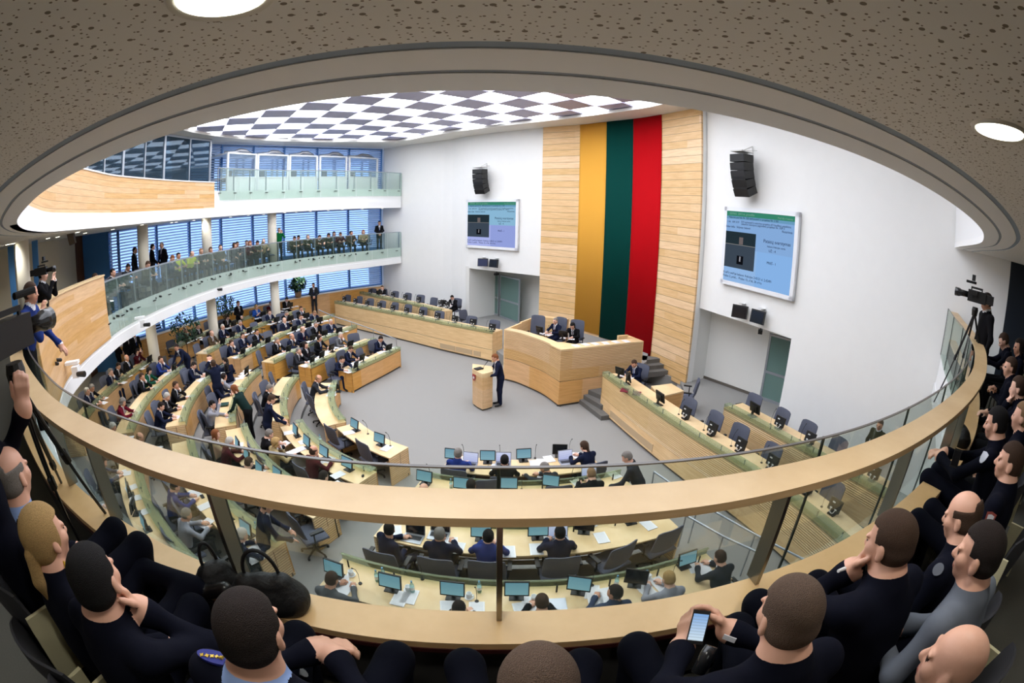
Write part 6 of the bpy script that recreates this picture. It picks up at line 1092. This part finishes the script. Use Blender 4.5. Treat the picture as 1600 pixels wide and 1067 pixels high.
f3 = SJ(lean=.12, yaw=.5, pitch=.1, armL='lap', armR='chin', spread=.16); F3 = fine(150, 905, f3, 'police', 'short', 'black', 'black-haired officer resting chin on hand beside the blonde woman', fat=1.02);
f2 = SJ(lean=.06, yaw=.15, pitch=.05, armL='lap', armR='lap', spread=.12); f2['KL'] = (-.20, .52, .66); f2['AL'] = (.16, .60, .62); f2['TL'] = (.30, .66, .64)
F2 = fine(72, 838, f2, 'police', 'pony', 'blond', 'blonde woman with ponytail in dark uniform, legs crossed', w=.92); patch(F2, 103, 885, 'insignia', (.05, .05), GOLD, 'gold chevron', shape='chevron', th=.005); patch(F2, 112, 858, 'collar_tab', (.05, .02), WHT, 'white collar tab')
f1 = SJ(lean=.05, yaw=.45, pitch=.0, armL='lap', armR='lap'); F1 = fine(20, 742, f1, 'police', 'bald', 'grey', 'balding man in light blue shirt collar at far left edge', shirt='pshirt', fat=1.02, zf=FZ+.12); patch(F1, 37, 803, 'insignia', (.045, .045), GOLD, 'gold chevron', shape='chevron', th=.005)
f5 = SJ(lean=.06, yaw=0, pitch=.2, armL='lap', armR='lap', spread=.21); F5 = fine(840, 1076, f5, 'police', 'crew', 'stubble', 'crew-cut brown-haired man at bottom centre, knees apart', fat=1.04)
f6 = SJ(lean=.14, yaw=-.1, pitch=.30, armL=((-.24, .22, .78), (-.12, .40, .76)), armR=((.26, .22, .79), (.06, .40, .80)), spread=.22); f6['hdL'] = (.25, .8, .5); f6['hdR'] = (-.45, .75, .35); f6['huL'] = (-1, .1, .3); f6['huR'] = (1, .3, .3); f6['curl'] = .42
F6 = fine(1232, 962, f6, 'police', 'crew', 'stubble', 'stubble-haired man filming on a phone with both hands', fat=1.06, w=1.1); patch(F6, 1140, 997, 'badge', (.05, .02), WHT, 'small white chest tag')
f7 = SJ(lean=.22, yaw=.15, pitch=.25, armL='chin', armR='lap', spread=.18); F7 = fine(1390, 848, f7, 'police', 'short', 'brown', 'brown-haired man pressing fist with white pen to mouth', fat=1.05, w=1.08)
f8 = SJ(lean=.12, yaw=.1, pitch=.3, armL='lap', armR='lap', spread=.17); F8 = fine(1503, 808, f8, 'police', 'bald', 'brown', 'balding officer with shoulder badge behind the pen-holding man', fat=1.05, w=1.05, zf=FZ-.08); patch(F8, 1440, 862, 'badge', (.02, .05), WHT, 'white shoulder tag'); patch(F8, 1466, 890, 'arm_patch', (.055, .06), M('patch_grey', (84, 88, 96), .7), 'grey round arm patch', shape='oval')
f9 = SJ(lean=.12, yaw=.25, pitch=.15, armL='lap', armR='lap', spread=.15); F9 = fine(1528, 866, f9, 'gsweat', 'short', 'dark', 'dark-haired man in plain grey sweatshirt at right', fat=1.0, w=1.02, zf=FZ+.05, shirt='gsweat')
f10 = SJ(lean=.05, yaw=.3, pitch=.05, armL='lap', armR='lap'); F10 = fine(1487, 1036, f10, 'police', None, None, 'completely bald man at the bottom right corner', fat=1.06, zf=FZ+.02)
f11 = SJ(lean=.05, yaw=.25, pitch=.05, armL='lap', armR='lap'); F11 = fine(1577, 722, f11, 'police', 'crew', 'brown', 'young cropped officer with round arm patch at right edge', zf=FZ-.05); patch(F11, 1546, 812, 'arm_patch', (.075, .095), M('patch_red', (150, 70, 60), .7), 'round red and white arm patch', shape='shield'); patch(F11, 1546, 812, 'arm_patch_ring', (.05, .065), WHT, 'white inner patch', shape='shield', th=.006)
f12 = SJ(lean=.14, yaw=.1, pitch=.25, armL=((-.26, .26, .80), (-.10, .50, .80)), armR=((.26, .26, .80), (.02, .50, .80))); F12 = fine(1556, 662, f12, 'police', 'short', 'black', 'black-haired officer holding a dark phone over the ledge', zf=FZ-.05); patch(F12, 1537, 715, 'arm_patch', (.07, .09), SILV, 'silver shield arm patch', shape='shield')
for x, y, su, hk, hc, ps, lb, z in ((1590, 607, 'police', 'short', 'brown', 'C', 'uniformed man, hand near mouth, above the black-haired officer', 0), (1578, 574, 'police', 'crew', 'brown', 'E', 'uniformed man with folded arms at right edge, middle of three', 0), (1592, 543, 'police', 'long', 'dark', 'E', 'dark long-haired woman at the right edge below the doorway', .1), (1568, 533, 'police', 'short', 'brown', 'A', 'man looking down, nearest the right cameraman', .1), (1597, 652, 'police', 'crew', 'fair', 'D', 'man cut by the right picture edge near the phone holder', 0)):
    q = at(x, y, FZ-.05+z+POSES[ps]['H'][2]); d = q.to_2d().length
    if d > 8.5: q = atD(x, y, 8.0)
    rz = face(q, (0, 13)); h_ = rot(POSES[ps]['H'][:2], rz); zz = q.z-POSES[ps]['H'][2]; human(ps, Vector((q.x-h_.x, q.y-h_.y, zz)), rz, su, hk, hc, lb, 'onlookers on the near gallery', open_=False, shirt='police'); place(GCH, (q.x-h_.x, q.y-h_.y, zz), rz, 'dark gallery chair of the '+lb, 'dark chairs on the near gallery', 'chair')
# phones, pen, bags
def phone(px, py, D, rz, tilt, label, lit=True):
    p = atD(px, py, D); r = thing('mobile_phone', label, 'phone', tuple(p), rz); r.rotation_euler = (tilt, 0, rz); b = MB(); b.box((0, 0, 0), (.062, .008, .125)); b.obj('casing', BLACK, r); b = MB(); b.box((0, -.0045, 0), (.054, .001, .098)); b.obj('screen', scr_mat('phone_screen', (196, 214, 226), (120, 160, 210), 1.1) if lit else OFFS, r); return r
phone(1091, 980, 1.19, -.35, -.75, 'black phone with a lit picture in the hands of the stubble-haired man'); phone(1494, 716, 3.30, -.9, -.3, 'dark phone held upright over the ledge at right', False)
ph_ = atD(1316, 893, 1.42); b = MB(); b.tube([ph_+Vector((-.035, -.01, .02)), ph_+Vector((.03, .02, -.01))], [.006, .0075], 10); tag(b.obj('pen', M('pen_white', (226, 226, 226), .4)), 'white pen in the fist of the brown-haired man', 'pen')
b = MB(); c0 = atD(1112, 1010, .98); c1_ = atD(1090, 1052, .92); b.tube([c0, c0.lerp(c1_, .3), c1_], [.020, .024, .022], 14); tag(b.obj('folding_umbrella', M('vinyl_black', (34, 36, 38), .25), None, True), 'short black cylinder below the phone hands', 'umbrella')
def bag(px, py, D, w, d, h, label, rz=.3, strap=.14, seed=1):
    p = at(px, py, 4.452); r = thing('handbag', label, 'bag', tuple(p), rz, None); B = Body(); k = w/2-.05
    for x in (-k, 0, k): B.cap((x, 0, .06), (x*.85, 0, h-.05), d*.55, d*.34, 0, 1)
    B.cap((-k, 0, .055), (k, 0, .055), d*.55, d*.55, 0); me = make_mesh('bag_body', B, .010, [M('bag_black', (13, 13, 15), .62, bump=.5, bscale=40)], None, k=.02); put('bag_body', me, r)
    b = MB(); b.tube([(k*.8*math.cos(a), .02, h-.02+strap*math.sin(a)) for a in [i*PI/12 for i in range(13)]], .009, 8); b.obj('handle', MATS['bag_black'], r, True); b = MB(); [b.lathe([(.014, 0), (.014, .006)], (s_*k*.8, .03, h-.04), 10) for s_ in (1,)]; b.obj('buckle', SILV, r); return r
bag(426, 948, 0, .30, .14, .20, 'large black soft handbag on the ledge right of the leaning post'); bag(345, 918, 0, .20, .10, .16, 'smaller black bag with light strap on the ledge, left of the post', .9, .12)
bag(1497, 690, 0, .24, .18, .14, 'black pouch lying on the ledge toward the right wall', 1.0, .06)
# cameramen and their cameras
def tv_camera(p, rz, label, s=1.0, light=False):
    r = thing('television_camera', label, 'camera', tuple(p), rz); r.scale = (s,)*3; b = MB(); b.box((0, 0, 0), (.13, .34, .17)); b.box((0, -.24, 0), (.10, .14, .13)); b.box((0, .02, .12), (.03, .22, .03)); b.box((0, -.08, .10), (.02, .02, .05)); b.box((0, .12, .10), (.02, .02, .05)); b.obj('camera_body', BLACK, r)
    b = MB(); b.tube([(0, .17, 0), (0, .30, 0), (0, .34, 0), (0, .42, 0)], [.045, .048, .062, .066], 16); b.obj('lens', M('lens_black', (22, 22, 24), .2), r, True); b = MB(); b.box((-.10, .06, .05), (.07, .14, .06)); b.obj('viewfinder', BLACK, r); b = MB(); b.tube([(.05, .05, .19), (.05, .24, .19)], .02, 10); b.obj('microphone', M('foam_black', (28, 28, 28), .95), r)
    if light: b = MB(); b.box((0, .1, .26), (.12, .05, .09)); b.obj('lamp_head', BLACK, r)
    return r
def tripod(top, feet, label):
    r = thing('tripod', label, 'tripod', tuple(top)); L0 = Vector(top)
    b = MB(); b.lathe([(.05, -.12), (.06, -.04), (.05, 0)], n=10); b.obj('head', BLACK, r)
    for f in feet:
        d = Vector(f)-L0; b = MB(); mid = d*.52; s = Vector((.018, 0, 0)); b.tube([Vector((0, 0, -.08))+s, mid+s], .010, 6); b.obj('leg', BLACK, r); b = MB(); b.tube([Vector((0, 0, -.08))-s, mid-s], .010, 6); b.obj('leg', BLACK, r); b = MB(); b.tube([mid-d.normalized()*.04, mid+d.normalized()*.04], .026, 8); b.obj('clamp', BLACK, r); b = MB(); b.tube([mid, d], .011, 6); b.obj('foot_tube', BLACK, r)
c = atD(14, 525, 2.4); tv_camera(c, .25, 'large black television camera at the left edge, back towards us', .85); tp = c+Vector((0, 0, -.12))
tripod(tp, [at(168, 806, 4.42), at(120, 800, FZ), tp+Vector((-.5, .3, -1.4))], 'black tripod whose legs cross the left end of the ledge')
hq = atD(-75, 560, 2.0); rz_ = face(hq, (0, 13)); hd_ = atD(36, 640, 2.15); j = standing(.05, .0, .0, 'down', 'down'); zf_ = hq.z-j['H'][2]; ho = rot(j['H'][:2], rz_); L_ = Vector((hq.x-ho.x, hq.y-ho.y, zf_)); loc_ = lambda v: tuple(Matrix.Rotation(-rz_, 3, 'Z') @ (Vector(v)-L_))
j['WR'] = loc_(hd_); j['ER'] = loc_(hd_+Vector((-.16, -.10, -.20))); j['hdR'] = (.1, .15, 1); j['huR'] = (1, -.4, 0); j['curl'] = .7; fine(-75, 560, j, 'police', 'short', 'brown', 'cameraman in dark clothes gripping the left television camera', seat=False, dist=2.0)
p = atD(31, 462, 6.1); human('Q', Vector((p.x, p.y, p.z-POSES['Q']['H'][2])), -1.0, 'blue', 'short', 'brown', 'man in blue standing, face on hand, behind the left camera', open_=False)
p = atD(63, 428, 9.6); human('X', Vector((p.x, p.y, p.z-1.66)), -.9, 'black', 'short', 'black', 'camera operator in black standing behind the left timber parapet', open_=False); tv_camera(atD(64, 424, 9.35), -.9, 'camera with bright front light on the black-clad operator', .8, True)
p = atD(1546, 470, 7.7); human('S', Vector((p.x, p.y, p.z-1.66)), 1.0, 'black', 'short', 'dark', 'right cameraman in black with grey bands near white wall', open_=False); tv_camera(atD(1527, 464, 7.5), .45, 'television camera on tripod beside the right white wall', .95, True); q = atD(1524, 480, 7.6); tripod(q, [q+Vector((.2, -.5, -1.45)), q+Vector((-.4, .2, -1.45)), q+Vector((.4, .4, -1.45))], 'slim tripod of the right cameraman')
# hanging wall speaker at the far left and the standing microphone
p = atD(112, 372, 14.2); b = MB(); b.box((0, 0, 0), (.22, .2, .34), tilt=.25); b.box((0, 0, .45), (.04, .04, .65)); o = b.obj('loudspeaker', M('speaker_brown', (70, 56, 44), .6)); o.location = p; o.rotation_euler = (0, 0, -.9); tag(o, 'small dark box loudspeaker under the upper gallery at left', 'loudspeaker')
q = at(533, 855, 0); r = thing('microphone_stand', 'black microphone stand with round base and spread feet, lower left centre', 'stand', tuple(q)); b = MB(); b.tube([(0, 0, .05), (0, 0, 1.2)], .012, 6); b.obj('pole', BLACK, r); b = MB(); b.lathe([(.07, .03), (.05, .10), (.02, .14)], n=12); b.obj('hub', BLACK, r)
for a in (0, 2.1, 4.2): b = MB(); b.tube([(0, 0, .06), (.36*math.cos(a), .36*math.sin(a), .015)], .012, 6); b.obj('foot', BLACK, r)
b = MB(); b.tube([(0, 0, 1.2), (.1, .06, 1.3)], .016, 8); b.obj('microphone', BLACK, r)
q = at(380, 690, T(3)); r = thing('microphone_stand', 'thin black boom stand beside the man phoning, third left row', 'stand', tuple(q)); b = MB(); b.tube([(0, 0, 0), (0, 0, 1.0)], .012, 6); b.obj('pole', BLACK, r); b = MB(); b.tube([(.25, -.2, .75), (-.3, .25, 1.4)], .010, 6); b.obj('boom', BLACK, r)
SC.view_settings.exposure = .02
